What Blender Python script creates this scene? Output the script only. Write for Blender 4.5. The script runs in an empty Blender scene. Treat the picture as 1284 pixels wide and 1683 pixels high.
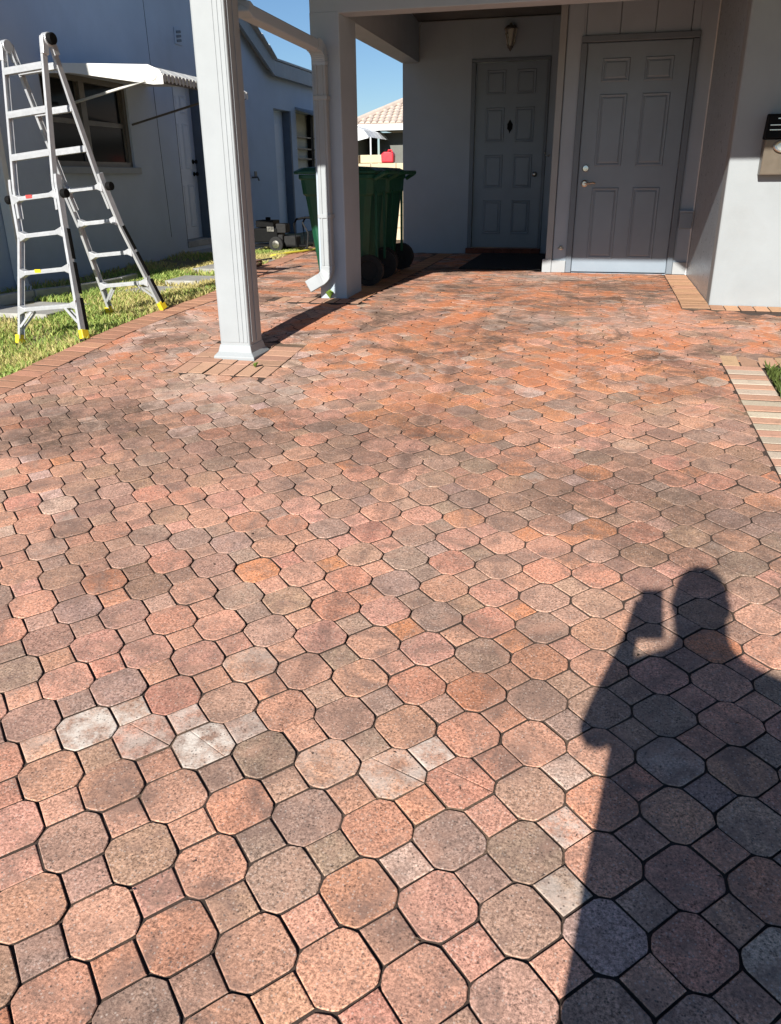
import bpy, bmesh, math, random
from mathutils import Vector, Matrix, noise
random.seed(7)
S = bpy.context.scene
C = S.collection

# ------------------------------------------------------------------ camera
CZ = 0.914                                   # carport floor is z = 0
F_PX, W_PX, H_PX = 1304.3, 1284.0, 1683.0
RX = Vector((0.96953203, 0.24480251, -0.00890917))
DN = Vector((0.08724678, -0.37906513, -0.92124786))
FW = Vector((-0.22890095, 0.89240201, -0.38887402))
cam = bpy.data.cameras.new('camera')
camo = bpy.data.objects.new('camera', cam)
C.objects.link(camo)
cam.sensor_fit = 'HORIZONTAL'; cam.sensor_width = 36.0
cam.lens = 36.0 * F_PX / W_PX
cam.clip_start = 0.01; cam.clip_end = 2000
m3 = Matrix((RX, -DN, -FW)).transposed()
camo.matrix_world = Matrix.Translation((0, 0, CZ)) @ m3.to_4x4()
S.camera = camo
S.render.resolution_x = 781; S.render.resolution_y = 1024

# ------------------------------------------------------------------ light
EL, AZ = math.radians(27.3), math.radians(6.5)
SUN = Vector((math.sin(AZ) * math.cos(EL), math.cos(AZ) * math.cos(EL), -math.sin(EL)))
world = bpy.data.worlds.new('World'); S.world = world; world.use_nodes = True
wn = world.node_tree.nodes; wl = world.node_tree.links
bg = wn.get('Background') or wn.new('ShaderNodeBackground')
sky = wn.new('ShaderNodeTexSky'); sky.sky_type = 'NISHITA'; sky.sun_disc = False
sky.sun_elevation = EL
sky.sun_rotation = math.atan2(-SUN.x, -SUN.y)
sky.air_density = 1.0; sky.dust_density = 0.0; sky.ozone_density = 6.0
wl.new(sky.outputs[0], bg.inputs['Color'])
bg.inputs['Strength'].default_value = 0.06
sl = bpy.data.lights.new('sun', 'SUN'); sl.energy = 5.0; sl.angle = math.radians(0.5)
sl.color = (1.0, 0.965, 0.91)
so = bpy.data.objects.new('sun', sl); C.objects.link(so)
so.rotation_euler = SUN.to_track_quat('-Z', 'Y').to_euler()
so.location = (0, -5, 12)
S.view_settings.view_transform = 'Standard'; S.view_settings.look = 'None'
S.view_settings.gamma = 1.0; S.view_settings.use_curve_mapping = False
S.view_settings.exposure = 0.68

# ------------------------------------------------------------------ helpers
def ray(x, y):
    return RX * ((x - W_PX / 2) / F_PX) + DN * ((y - H_PX / 2) / F_PX) + FW
def at_y(x, y, Y):
    d = ray(x, y); p = d * (Y / d.y); p.z += CZ; return p
def at_x(x, y, X):
    d = ray(x, y); p = d * (X / d.x); p.z += CZ; return p
def on_plane(x, y, p0, n):
    d = ray(x, y); o = Vector((0, 0, CZ)); return o + d * ((p0 - o).dot(n) / d.dot(n))

def tag(o, label=None, cat=None, group=None, kind=None):
    if label: o['label'] = label
    if cat: o['category'] = cat
    if group: o['group'] = group
    if kind: o['kind'] = kind
    return o

def empty(name, loc, label=None, cat=None, group=None, kind=None):
    o = bpy.data.objects.new(name, None); C.objects.link(o)
    o.location = loc; o.empty_display_size = 0.1
    o['_loc'] = 0; del o['_loc']
    return tag(o, label, cat, group, kind)

def parent_to(o, p):
    o.parent = p
    m = Matrix.Identity(4); q = p
    while q:                       # parts sit in world coordinates under their thing
        m = q.matrix_parent_inverse.inverted() @ Matrix.Translation(Vector(q.location)).inverted() @ m if False else m
        q = q.parent
    if p.type == 'EMPTY':
        o.matrix_parent_inverse = Matrix.Translation(-Vector(p.location))

class MB:
    def __init__(s): s.v = []; s.f = []
    def add(s, vs, fs):
        n = len(s.v); s.v += [tuple(a) for a in vs]; s.f += [tuple(i + n for i in f) for f in fs]; return s
    def box(s, x0, x1, y0, y1, z0, z1):
        return s.add([(x0,y0,z0),(x1,y0,z0),(x1,y1,z0),(x0,y1,z0),(x0,y0,z1),(x1,y0,z1),(x1,y1,z1),(x0,y1,z1)],
                     [(0,3,2,1),(4,5,6,7),(0,1,5,4),(1,2,6,5),(2,3,7,6),(3,0,4,7)])
    def hexa(s, p):
        return s.add(p, [(0,3,2,1),(4,5,6,7),(0,1,5,4),(1,2,6,5),(2,3,7,6),(3,0,4,7)])
    def bar(s, a, b, wx, wz, up=(0, 0, 1)):
        a = Vector(a); b = Vector(b); d = (b - a).normalized(); u = Vector(up)
        x = d.cross(u)
        if x.length < 1e-4: x = d.cross(Vector((1, 0, 0)))
        x.normalize(); z = x.cross(d)
        x = x * (wx / 2); z = z * (wz / 2)
        return s.hexa([a-x-z, a+x-z, b+x-z, b-x-z, a-x+z, a+x+z, b+x+z, b-x+z])
    def sweep(s, path, prof, up=(0, 0, 1), cap=True):
        """prof: closed list of (side, up) offsets swept along path"""
        path = [Vector(p) for p in path]; n = len(prof); base = len(s.v); U = Vector(up)
        for i, p in enumerate(path):
            d = (path[min(i+1, len(path)-1)] - path[max(i-1, 0)]).normalized()
            x = d.cross(U)
            if x.length < 1e-3: x = Vector((1, 0, 0))
            x.normalize(); z = x.cross(d)
            for (a, b) in prof: s.v.append(tuple(p + x * a + z * b))
        for i in range(len(path) - 1):
            for k in range(n):
                s.f.append((base+i*n+k, base+i*n+(k+1) % n, base+(i+1)*n+(k+1) % n, base+(i+1)*n+k))
        if cap:
            s.f.append(tuple(base + k for k in reversed(range(n))))
            s.f.append(tuple(base + (len(path)-1)*n + k for k in range(n)))
        return s
    def tube(s, path, r, n=8, up=(0, 0, 1)):
        return s.sweep(path, [(r*math.cos(2*math.pi*k/n), r*math.sin(2*math.pi*k/n)) for k in range(n)], up)
    def lathe(s, c, prof, n=16, axis='z'):
        c = Vector(c); base = len(s.v)
        for (r, h) in prof:
            for k in range(n):
                a = 2*math.pi*k/n
                q = {'z': (r*math.cos(a), r*math.sin(a), h), 'y': (r*math.cos(a), h, -r*math.sin(a)), 'x': (h, r*math.cos(a), r*math.sin(a))}[axis]
                s.v.append(tuple(c + Vector(q)))
        for i in range(len(prof)-1):
            for k in range(n):
                s.f.append((base+i*n+k, base+i*n+(k+1) % n, base+(i+1)*n+(k+1) % n, base+(i+1)*n+k))
        s.f.append(tuple(base+k for k in reversed(range(n))))
        s.f.append(tuple(base+(len(prof)-1)*n+k for k in range(n)))
        return s
    def prism(s, poly, fn0, fn1):
        """poly: 2d list; fn0/fn1 map (a,b) to a 3d point on each cap"""
        n = len(poly); base = len(s.v)
        s.v += [tuple(fn0(*p)) for p in poly] + [tuple(fn1(*p)) for p in poly]
        s.f.append(tuple(base+k for k in reversed(range(n)))); s.f.append(tuple(base+n+k for k in range(n)))
        for k in range(n): s.f.append((base+k, base+(k+1) % n, base+n+(k+1) % n, base+n+k))
        return s
    def mesh(s, name):
        me = bpy.data.meshes.new(name); me.from_pydata(s.v, [], s.f); me.validate(); me.update(); return me
    def build(s, name, mat, parent=None, bevel=0, smooth=False, label=None, cat=None, group=None, kind=None, seg=2, fix=True):
        me = s.mesh(name)
        if fix:
            bm = bmesh.new(); bm.from_mesh(me); bmesh.ops.recalc_face_normals(bm, faces=bm.faces); bm.to_mesh(me); bm.free()
        o = bpy.data.objects.new(name, me); C.objects.link(o)
        me.materials.append(mat)
        if parent: parent_to(o, parent)
        if bevel:
            b = o.modifiers.new('bevel', 'BEVEL'); b.width = bevel; b.segments = seg; b.limit_method = 'ANGLE'; b.angle_limit = math.radians(40)
        if smooth:
            for p in me.polygons: p.use_smooth = True
        return tag(o, label, cat, group, kind)

# ------------------------------------------------------------------ materials
def new_mat(name):
    m = bpy.data.materials.new(name); m.use_nodes = True
    nt = m.node_tree; b = nt.nodes['Principled BSDF']
    return m, nt, b
def N(nt, t, **k):
    n = nt.nodes.new(t)
    for a, v in k.items(): setattr(n, a, v)
    return n
def mixc(nt, fac, a, b, mode='MIX'):
    n = N(nt, 'ShaderNodeMix', data_type='RGBA', blend_type=mode)
    for s, v in ((0, fac), (6, a), (7, b)):
        if hasattr(v, 'is_linked') or hasattr(v, 'links'): nt.links.new(v, n.inputs[s])
        else: n.inputs[s].default_value = v if s == 0 else (*v[:3], 1)
    return n.outputs[2]
def ramp(nt, v, lo, hi, a=0.0, b=1.0):
    n = N(nt, 'ShaderNodeMapRange'); nt.links.new(v, n.inputs[0])
    n.inputs[1].default_value = lo; n.inputs[2].default_value = hi; n.inputs[3].default_value = a; n.inputs[4].default_value = b
    return n.outputs[0]
def tex(nt, scale, detail=3, rough=.55, vec=None, dist=0):
    n = N(nt, 'ShaderNodeTexNoise'); n.inputs['Scale'].default_value = scale; n.inputs['Detail'].default_value = detail
    n.inputs['Roughness'].default_value = rough; n.inputs['Distortion'].default_value = dist
    if vec is not None: nt.links.new(vec, n.inputs['Vector'])
    return n.outputs['Fac']
def bump(nt, b, h, strength, dist):
    n = N(nt, 'ShaderNodeBump'); n.inputs['Strength'].default_value = strength; n.inputs['Distance'].default_value = dist
    nt.links.new(h, n.inputs['Height']); nt.links.new(n.outputs[0], b.inputs['Normal'])

def simple(name, col, rough=.6, metal=0, var=.15, vscale=6, bscale=0, bstr=.3, bdist=.002, dirt=None, spec=.5):
    m, nt, b = new_mat(name)
    pos = N(nt, 'ShaderNodeNewGeometry').outputs['Position']
    n1 = tex(nt, vscale, 5, .6, pos)
    f = ramp(nt, n1, .3, .7, 1 - var, 1 + var)
    mul = N(nt, 'ShaderNodeVectorMath', operation='SCALE'); mul.inputs[0].default_value = col; nt.links.new(f, mul.inputs['Scale'])
    c = mul.outputs[0]
    if dirt:
        n2 = tex(nt, dirt[0], 6, .65, pos, .4); c = mixc(nt, ramp(nt, n2, dirt[1], dirt[1] + .2, 0, dirt[2]), c, dirt[3])
    nt.links.new(c, b.inputs['Base Color'])
    n3 = tex(nt, vscale * 3, 4, .6, pos)
    nt.links.new(ramp(nt, n3, .3, .7, max(.03, rough - .08), min(1, rough + .08)), b.inputs['Roughness'])
    b.inputs['Metallic'].default_value = metal
    b.inputs['Specular IOR Level'].default_value = spec
    if bscale: bump(nt, b, tex(nt, bscale, 5, .65, pos), bstr, bdist)
    return m

# old stains in the paving: (x, y, half width, half length, strength, colour)
DK = (.115, .076, .056)
GRIME = [(-2.45, 3.45, .85, .55, .75, DK), (-1.5, 3.55, .7, .45, .6, DK), (-.75, 3.6, .6, .55, .65, DK), (.15, 3.2, .8, .5, .65, DK), (.5, 2.75, .5, .4, .6, DK),
         (-.9, 5.3, .5, .6, .45, DK), (.2, 7.6, .8, .6, .6, DK), (-1.1, 7.3, .7, .5, .5, DK), (-.3, 6.4, .6, .35, .4, DK), (-1.0, 1.45, .35, .4, .35, DK), (-.25, 1.9, .3, .4, .3, DK), (-1.6, 2.3, .4, .3, .35, DK),
         (-2.0, 4.0, .6, .28, .5, (.62, .47, .39)), (-2.7, 5.5, .5, .8, .4, (.60, .44, .36)), (-.5, 8.2, .5, .35, .5, (.55, .48, .42)), (.35, 5.9, .6, .4, .45, (.60, .38, .30)), (-.35, 5.8, .5, .25, .4, (.58, .45, .38))]
def paver_mat(name, use_attr):
    m, nt, b = new_mat(name)
    pos = N(nt, 'ShaderNodeNewGeometry').outputs['Position']
    if use_attr:
        a = N(nt, 'ShaderNodeAttribute'); a.attribute_name = 'Col'; tint, alpha = a.outputs['Color'], a.outputs['Alpha']
    else:
        a = N(nt, 'ShaderNodeObjectInfo'); tint, alpha = a.outputs['Color'], a.outputs['Alpha']
    fine = tex(nt, 150, 5, .8, pos)
    c = mixc(nt, 1.0, tint, mixc(nt, ramp(nt, fine, .37, .63), (.34, .33, .32), (1.62, 1.62, 1.62)), 'MULTIPLY')
    # broad weathering: uneven fading and grey film, with shapes of their own
    blot = tex(nt, 6.5, 6, .66, pos, .9)
    c = mixc(nt, ramp(nt, blot, .45, .66, 0, .85), c, (.24, .152, .118))
    blot2 = tex(nt, 21, 5, .6, pos, .3)
    c = mixc(nt, ramp(nt, blot2, .50, .72, 0, .4), c, (.58, .34, .24))
    big = tex(nt, 1.1, 4, .6, pos, .8)
    c = mixc(nt, ramp(nt, big, .54, .74, 0, .4), c, (.18, .115, .08))
    warm = tex(nt, 5.0, 5, .62, pos, 1.2)
    c = mixc(nt, ramp(nt, warm, .52, .70, 0, .38), c, (.64, .335, .225))
    nv = N(nt, 'ShaderNodeTexNoise'); nv.inputs['Scale'].default_value = 2.4; nv.inputs['Detail'].default_value = 4; nv.inputs['Roughness'].default_value = .65; nt.links.new(pos, nv.inputs['Vector'])
    ofs = N(nt, 'ShaderNodeVectorMath', operation='MULTIPLY_ADD'); nt.links.new(nv.outputs['Color'], ofs.inputs[0]); ofs.inputs[1].default_value = (1.3, 1.3, 0); nt.links.new(pos, ofs.inputs[2])
    # foot-worn carport end: strong patchy film and worn orange
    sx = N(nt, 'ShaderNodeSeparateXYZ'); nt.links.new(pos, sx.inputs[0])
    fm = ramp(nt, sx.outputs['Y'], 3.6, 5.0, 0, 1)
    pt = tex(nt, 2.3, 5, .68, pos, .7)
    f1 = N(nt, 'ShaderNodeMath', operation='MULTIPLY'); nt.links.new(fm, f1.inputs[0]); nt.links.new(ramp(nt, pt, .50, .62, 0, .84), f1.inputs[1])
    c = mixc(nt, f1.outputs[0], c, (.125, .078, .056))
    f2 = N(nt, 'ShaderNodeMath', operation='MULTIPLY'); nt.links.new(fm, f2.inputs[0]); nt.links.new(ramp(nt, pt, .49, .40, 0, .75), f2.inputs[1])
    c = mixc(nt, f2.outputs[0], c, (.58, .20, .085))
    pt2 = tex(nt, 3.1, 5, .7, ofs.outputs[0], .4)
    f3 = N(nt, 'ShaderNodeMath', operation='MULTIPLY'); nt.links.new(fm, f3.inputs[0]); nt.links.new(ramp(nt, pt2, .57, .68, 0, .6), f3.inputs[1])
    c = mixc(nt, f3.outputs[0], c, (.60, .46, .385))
    gtex = ramp(nt, tex(nt, 15, 5, .75, pos), .36, .58, .3, 1.05)
    for (gx, gy, rx, ry, am, col) in GRIME:
        d1 = N(nt, 'ShaderNodeVectorMath', operation='SUBTRACT'); nt.links.new(ofs.outputs[0], d1.inputs[0]); d1.inputs[1].default_value = (gx + .65, gy + .65, 0)
        d2_ = N(nt, 'ShaderNodeVectorMath', operation='MULTIPLY'); nt.links.new(d1.outputs[0], d2_.inputs[0]); d2_.inputs[1].default_value = (1/rx, 1/ry, 0)
        d3 = N(nt, 'ShaderNodeVectorMath', operation='LENGTH'); nt.links.new(d2_.outputs[0], d3.inputs[0])
        gm = N(nt, 'ShaderNodeMath', operation='MULTIPLY'); nt.links.new(ramp(nt, d3.outputs['Value'], 1.0, .2, 0, am), gm.inputs[0]); nt.links.new(gtex, gm.inputs[1])
        c = mixc(nt, gm.outputs[0], c, col)
    # lime bloom on single pavers
    bl = tex(nt, 17, 7, .78, pos, 0)
    fb = N(nt, 'ShaderNodeMath', operation='MULTIPLY'); nt.links.new(ramp(nt, bl, .40, .60), fb.inputs[0]); nt.links.new(alpha, fb.inputs[1])
    c = mixc(nt, fb.outputs[0], c, (.70, .61, .52))
    # pale aggregate grains and dark pits
    vo = N(nt, 'ShaderNodeTexVoronoi'); vo.inputs['Scale'].default_value = 150; nt.links.new(pos, vo.inputs['Vector'])
    sel = N(nt, 'ShaderNodeSeparateColor'); nt.links.new(vo.outputs['Color'], sel.inputs[0])
    g1 = N(nt, 'ShaderNodeMath', operation='MULTIPLY'); nt.links.new(ramp(nt, vo.outputs['Distance'], .42, .2), g1.inputs[0]); nt.links.new(ramp(nt, sel.outputs[0], .70, .78), g1.inputs[1])
    c = mixc(nt, ramp(nt, g1.outputs[0], 0, 1, 0, .55), c, (.62, .50, .42))
    g2 = N(nt, 'ShaderNodeMath', operation='MULTIPLY'); nt.links.new(ramp(nt, vo.outputs['Distance'], .45, .2), g2.inputs[0]); nt.links.new(ramp(nt, sel.outputs[1], .80, .86), g2.inputs[1])
    c = mixc(nt, ramp(nt, g2.outputs[0], 0, 1, 0, .7), c, (.045, .035, .03))
    nt.links.new(c, b.inputs['Base Color'])
    b.inputs['Roughness'].default_value = .88; b.inputs['Specular IOR Level'].default_value = .25
    h = N(nt, 'ShaderNodeMath', operation='MULTIPLY_ADD'); nt.links.new(fine, h.inputs[0]); h.inputs[1].default_value = 1.0; nt.links.new(tex(nt, 40, 4, .6, pos), h.inputs[2])
    bump(nt, b, h.outputs[0], .6, .003)
    return m

M_PAV = paver_mat('paver_piece', False)
M_PAVF = paver_mat('paver_field', True)
def brick_mat():
    m, nt, b = new_mat('border_brick')
    pos = N(nt, 'ShaderNodeNewGeometry').outputs['Position']; a = N(nt, 'ShaderNodeObjectInfo')
    c = mixc(nt, 1.0, a.outputs['Color'], mixc(nt, ramp(nt, tex(nt, 240, 3, .7, pos), .3, .7), (.72, .72, .72), (1.26, 1.26, 1.26)), 'MULTIPLY')
    c = mixc(nt, ramp(nt, tex(nt, 12, 6, .7, pos, .5), .55, .78, 0, .55), c, (.17, .12, .09))
    nt.links.new(c, b.inputs['Base Color']); b.inputs['Roughness'].default_value = .85; b.inputs['Specular IOR Level'].default_value = .25
    bump(nt, b, tex(nt, 220, 4, .7, pos), .45, .002)
    return m
M_BRICK = brick_mat()
def joint_mat():
    m, nt, b = new_mat('joint_sand')
    pos = N(nt, 'ShaderNodeNewGeometry').outputs['Position']
    c = mixc(nt, ramp(nt, tex(nt, 1.3, 4, .6, pos, .6), .52, .66), (.075, .048, .034), (.27, .175, .11))
    c = mixc(nt, ramp(nt, tex(nt, 120, 4, .7, pos), .35, .7, 0, .6), c, (.03, .022, .018))
    nt.links.new(c, b.inputs['Base Color']); b.inputs['Roughness'].default_value = .95
    bump(nt, b, tex(nt, 150, 4, .7, pos), .7, .004)
    return m
M_JOINT = joint_mat()
M_WALL = simple('grey_stucco', (.285, .305, .31), .75, var=.05, vscale=2.5, bscale=55, bstr=.35, bdist=.003, dirt=(1.7, .54, .3, (.235, .235, .225)))
M_SIDE = simple('grey_gloss_stucco', (.31, .355, .39), .33, var=.08, vscale=6, bscale=55, bstr=.15, bdist=.002)
M_WALLIN = simple('grey_porch_paint', (.36, .42, .475), .7, var=.05, vscale=3, bscale=70, bstr=.25, bdist=.002)
M_TRIM = simple('pale_grey_trim', (.315, .335, .34), .55, var=.05, vscale=4, bscale=30, bstr=.12, bdist=.001, dirt=(5, .62, .15, (.2, .19, .17)))
M_DOOR = simple('slate_grey_door_paint', (.225, .275, .32), .45, var=.05, vscale=3, bscale=90, bstr=.06, bdist=.0008)
M_FRAME = simple('slate_frame_paint', (.15, .182, .212), .5, var=.06, vscale=5)
M_CEIL = simple('carport_ceiling_paint', (.15, .15, .145), .8, var=.06, vscale=2)
M_ROOF = simple('roof_shingle', (.22, .2, .19), .9, var=.2, vscale=12, bscale=40, bstr=.5)
M_NWALL = simple('blue_grey_stucco', (.43, .50, .60), .8, var=.06, vscale=1.5, bscale=45, bstr=.4, bdist=.004, dirt=(.9, .55, .22, (.24, .26, .29)))
M_NFASC = simple('blue_grey_fascia', (.26, .29, .32), .6, var=.06)
M_NDOOR = simple('pale_door_paint', (.60, .66, .74), .5, var=.04)
M_NTRIM = simple('dark_blue_reveal', (.10, .125, .16), .6, var=.08)
M_BRONZE = simple('bronze_window_frame', (.13, .12, .105), .5, var=.1, metal=.2)
M_ALU = simple('brushed_aluminium', (.58, .59, .60), .40, metal=.45, var=.08, vscale=14, bscale=120, bstr=.08, bdist=.0006)
M_ALUW = simple('white_aluminium', (.72, .71, .66), .5, var=.05, vscale=5, dirt=(7, .6, .2, (.4, .37, .3)))
M_BLACK = simple('black_plastic', (.007, .007, .007), .7, var=.2, vscale=20, spec=.12)
M_RUBBER = simple('black_rubber', (.014, .0135, .013), .85, var=.25, vscale=18, bscale=90)
M_YEL = simple('yellow_plastic', (.78, .58, .02), .5, var=.06)
M_REDST = simple('red_sticker', (.62, .07, .06), .5, var=.1)
M_GREEN = simple('green_bin_plastic', (.004, .072, .034), .5, var=.12, vscale=5, bscale=60, bstr=.15, bdist=.001, dirt=(6, .58, .25, (.05, .09, .06)))
M_RED = simple('red_can_plastic', (.62, .03, .045), .4, var=.06)
M_STEEL = simple('satin_nickel', (.6, .57, .5), .28, metal=1, var=.06)
M_MAIL = simple('dark_bronze_metal', (.17, .14, .105), .38, metal=.35, var=.08, vscale=8)
M_CONC = simple('weathered_concrete', (.36, .35, .32), .9, var=.18, vscale=7, bscale=60, bstr=.5, bdist=.004, dirt=(4, .52, .5, (.16, .155, .13)))
M_SOIL = simple('lawn_soil', (.24, .20, .10), .95, var=.3, vscale=6, bscale=30, bstr=.8, bdist=.02, dirt=(3, .5, .6, (.055, .085, .022)))
M_CREAM = simple('cream_block_wall', (.58, .48, .32), .85, var=.1, vscale=4, bscale=40, bstr=.4)
M_TILE = simple('pink_clay_tile', (.56, .46, .38), .85, var=.14, vscale=3, dirt=(2, .5, .4, (.55, .44, .36)))
M_TILEG = simple('pale_grey_roof_tile', (.42, .43, .43), .85, var=.15, vscale=6)
M_FARW = simple('olive_grey_wall', (.16, .16, .14), .85, var=.08)
M_WHITE = simple('white_paint', (.72, .73, .72), .6, var=.05)
M_REFL = simple('beige_reflection_paint', (.55, .53, .46), .8, var=.06)
M_DARKSHEET = simple('dark_sheet_surface', (.02, .019, .018), .95, var=.3, vscale=30, bscale=160, bstr=.8, bdist=.005)
M_STEP = simple('dark_red_brick', (.16, .05, .03), .85, var=.25, vscale=8, bscale=80, bstr=.4)
M_HOSE = simple('yellow_hose', (.70, .62, .06), .5, var=.08)
M_OLD = simple('old_timber', (.18, .09, .055), .85, var=.3, vscale=9, bscale=60)
def glass_mat():
    m, nt, b = new_mat('dark_window_glass')
    b.inputs['Base Color'].default_value = (.012, .014, .016, 1); b.inputs['Roughness'].default_value = .12; b.inputs['Specular IOR Level'].default_value = .05
    pos = N(nt, 'ShaderNodeNewGeometry').outputs['Position']; bump(nt, b, tex(nt, 2.2, 2, .5, pos), .04, .02)
    return m
M_GLASS = glass_mat()
def lamp_glass():
    m, nt, b = new_mat('frosted_lamp_glass')
    b.inputs['Base Color'].default_value = (.5, .47, .36, 1); b.inputs['Roughness'].default_value = .25; b.inputs['Transmission Weight'].default_value = .35
    return m
M_LGLASS = lamp_glass()
def grass_mat():
    m, nt, b = new_mat('grass_blade')
    a = N(nt, 'ShaderNodeAttribute'); a.attribute_name = 'Col'
    nt.links.new(a.outputs['Color'], b.inputs['Base Color']); b.inputs['Roughness'].default_value = .6
    b.inputs['Specular IOR Level'].default_value = .3
    out = nt.nodes['Material Output']; tr = N(nt, 'ShaderNodeBsdfTranslucent'); nt.links.new(a.outputs['Color'], tr.inputs[0])
    mx = N(nt, 'ShaderNodeMixShader'); mx.inputs[0].default_value = .3
    nt.links.new(b.outputs[0], mx.inputs[1]); nt.links.new(tr.outputs[0], mx.inputs[2]); nt.links.new(mx.outputs[0], out.inputs[0])
    return m
M_GRASS = grass_mat()

# ------------------------------------------------------------------ terrain
def smin(a, b, k):
    h = max(0.0, min(1.0, .5 + .5 * (b - a) / k)); return b * (1 - h) + a * h - k * h * (1 - h)
def g(x, y):
    """top of the paving: level carport floor, drive falling away towards the street"""
    xx = max(-5.0, min(3.0, x))
    yy = max(-6.0, y)
    return smin(-.553 + .0878 * yy - .0069 * xx, 0.0, .06)
EDGE = [(-3.42, -8), (-3.30, 0), (-3.23, 3.71), (-3.19, 5.1), (-3.05, 6.2), (-3.10, 6.85), (-3.27, 7.4), (-3.54, 8.74), (-3.80, 10.73), (-3.95, 13)]
def edge_x(y):
    for (a, b), (c, d) in zip(EDGE, EDGE[1:]):
        if b <= y <= d: return a + (c - a) * (y - b) / (d - b)
    return EDGE[0][0] if y < EDGE[0][1] else EDGE[-1][0]
def lawn(x, y):
    e = edge_x(y) - .22
    d = max(0.0, e - x)
    return g(x, y) - .022 - .25 * d * math.exp(-d / 1.0) * (1.0 if y < 8 else max(.25, 1 - (y - 8) * .3)) + .012 * noise.noise((x * 1.7, y * 1.7, 0)) * min(1, d * 4)

def frange(a, b, s):
    r = []; x = a
    while x < b - 1e-6: r.append(x); x += s
    return r + [b]
xs = [-400, -120, -40, -15, -8] + frange(-6.2, 4, .15) + [6, 10, 20, 60, 150, 400]
ys = [-400, -120, -40, -15] + frange(-8, 15, .25) + [18, 25, 40, 80, 200, 500]
mb = MB()
for y in ys:
    for x in xs:
        if x < edge_x(y) - .1: z = lawn(max(x, -7), y)
        elif x > 1.05 + .034 * (4.93 - y) and y < 5.0: z = g(x, y) - .015
        else: z = g(x, y) - .07
        mb.v.append((x, y, z))
nx = len(xs)
for j in range(len(ys) - 1):
    for i in range(nx - 1):
        mb.f.append((j*nx+i, j*nx+i+1, (j+1)*nx+i+1, (j+1)*nx+i))
mb.build('ground', M_SOIL, kind='structure', smooth=True)

# driveway bed: the sand under and between the pavers
xb = frange(-4.3, 4.2, .06); yb = frange(-6, -2, .4) + frange(-1.94, 13, .06)
mb = MB()
for y in yb:
    for x in xb:
        x2 = max(x, edge_x(y) - .215)
        mb.v.append((x2, y, g(x2, y) - .0085 + .0055 * noise.noise((x2 * 1.1, y * 1.1, 2)) + .005 * noise.noise((x2 * 9, y * 9, 6))))
nb = len(xb)
for j in range(len(yb) - 1):
    for i in range(nb - 1):
        if xb[i] >= .94 + .034 * (4.93 - yb[j]) and yb[j+1] < 5.0: continue
        if mb.v[j*nb+i][0] == mb.v[j*nb+i+1][0] and mb.v[(j+1)*nb+i][0] == mb.v[(j+1)*nb+i+1][0]: continue
        mb.f.append((j*nb+i, j*nb+i+1, (j+1)*nb+i+1, (j+1)*nb+i))
drive = mb.build('driveway', M_JOINT, kind='structure', smooth=True)

# ------------------------------------------------------------------ pavers
PP = .165
T0 = Vector((-5.17575, 4.89605)) * PP
E1 = Vector((.9994, .03366)) * PP; E2 = Vector((-.03366, .9994)) * PP
CUT = .037
OCT = [(PP/2, -CUT/2), (PP/2, CUT/2), (CUT/2, PP/2), (-CUT/2, PP/2), (-PP/2, CUT/2), (-PP/2, -CUT/2), (-CUT/2, -PP/2), (CUT/2, -PP/2)]
SQ_R = PP/2 - CUT/2
SQR = [(SQ_R, 0), (0, SQ_R), (-SQ_R, 0), (0, -SQ_R)]
def inset(poly, d):
    n = len(poly); out = []
    for i in range(n):
        p0 = Vector(poly[i-1]); p1 = Vector(poly[i]); p2 = Vector(poly[(i+1) % n])
        a = (p1 - p0).normalized(); b = (p2 - p1).normalized()
        na = Vector((-a.y, a.x)); nb_ = Vector((-b.y, b.x)); k = 1 + na.dot(nb_)
        out.append(p1 + (na + nb_) * (d / max(k, .3)))
    return out
def paver_geo(poly, gap=.0024, crack=None, rnd_=True):
    base = inset(poly, gap)
    if len(base) == 8 and crack is None and rnd_:      # worn corners
        b2 = []
        for i in range(8):
            p0, p1, p2 = base[i-1], base[i], base[(i+1) % 8]
            b2 += [p1 + (p0 - p1).normalized() * .006, p1 + (p2 - p1).normalized() * .006]
        base = b2
    base = [p + Vector((random.uniform(-.0015, .0015), random.uniform(-.0015, .0015))) for p in base]
    def block(pl, q=1.0):
        r2 = inset(pl, .0018 * q); r3 = inset(pl, .007 * q)
        rings = [(pl, -.030), (pl, -.0024 * q), (r2, -.0005), (r3, 0.0)] if len(pl) < 9 else [(pl, -.030), (pl, -.0024 * q), (r2, 0.0)]
        n = len(pl); v = []; f = []
        for ring, z in rings: v += [(p.x, p.y, z) for p in ring]
        for k in range(len(rings) - 1):
            for i in range(n): f.append((k*n+i, k*n+(i+1) % n, (k+1)*n+(i+1) % n, (k+1)*n+i))
        f.append(tuple((len(rings)-1)*n + i for i in range(n)))
        return v, f
    if crack is None: return block(base)
    V_, F_ = [], []
    for sgn in (1, -1):
        pl = clip(base, crack[0], crack[1] * sgn, .0003)
        v, f = block(pl, .4); o = len(V_); V_ += v; F_ += [tuple(i + o for i in q) for q in f]
    return V_, F_
def soil_sides(me):
    me.materials.append(M_JOINT)
    for p in me.polygons:
        if abs(p.normal.z) < .3: p.material_index = 1
def clip(poly, p0, n, off=0):
    p0 = Vector(p0); n = Vector(n); out = []; N_ = len(poly)
    for i in range(N_):
        a = Vector(poly[i]); b = Vector(poly[(i+1) % N_]); da = (a - p0).dot(n) - off; db = (b - p0).dot(n) - off
        if da >= 0: out.append(a)
        if da * db < 0: out.append(a + (b - a) * (da / (da - db)))
    r = []
    for p in out:
        if not r or (p - r[-1]).length > .004: r.append(p)
    if len(r) > 1 and (r[0] - r[-1]).length < .004: r.pop()
    return r
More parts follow.
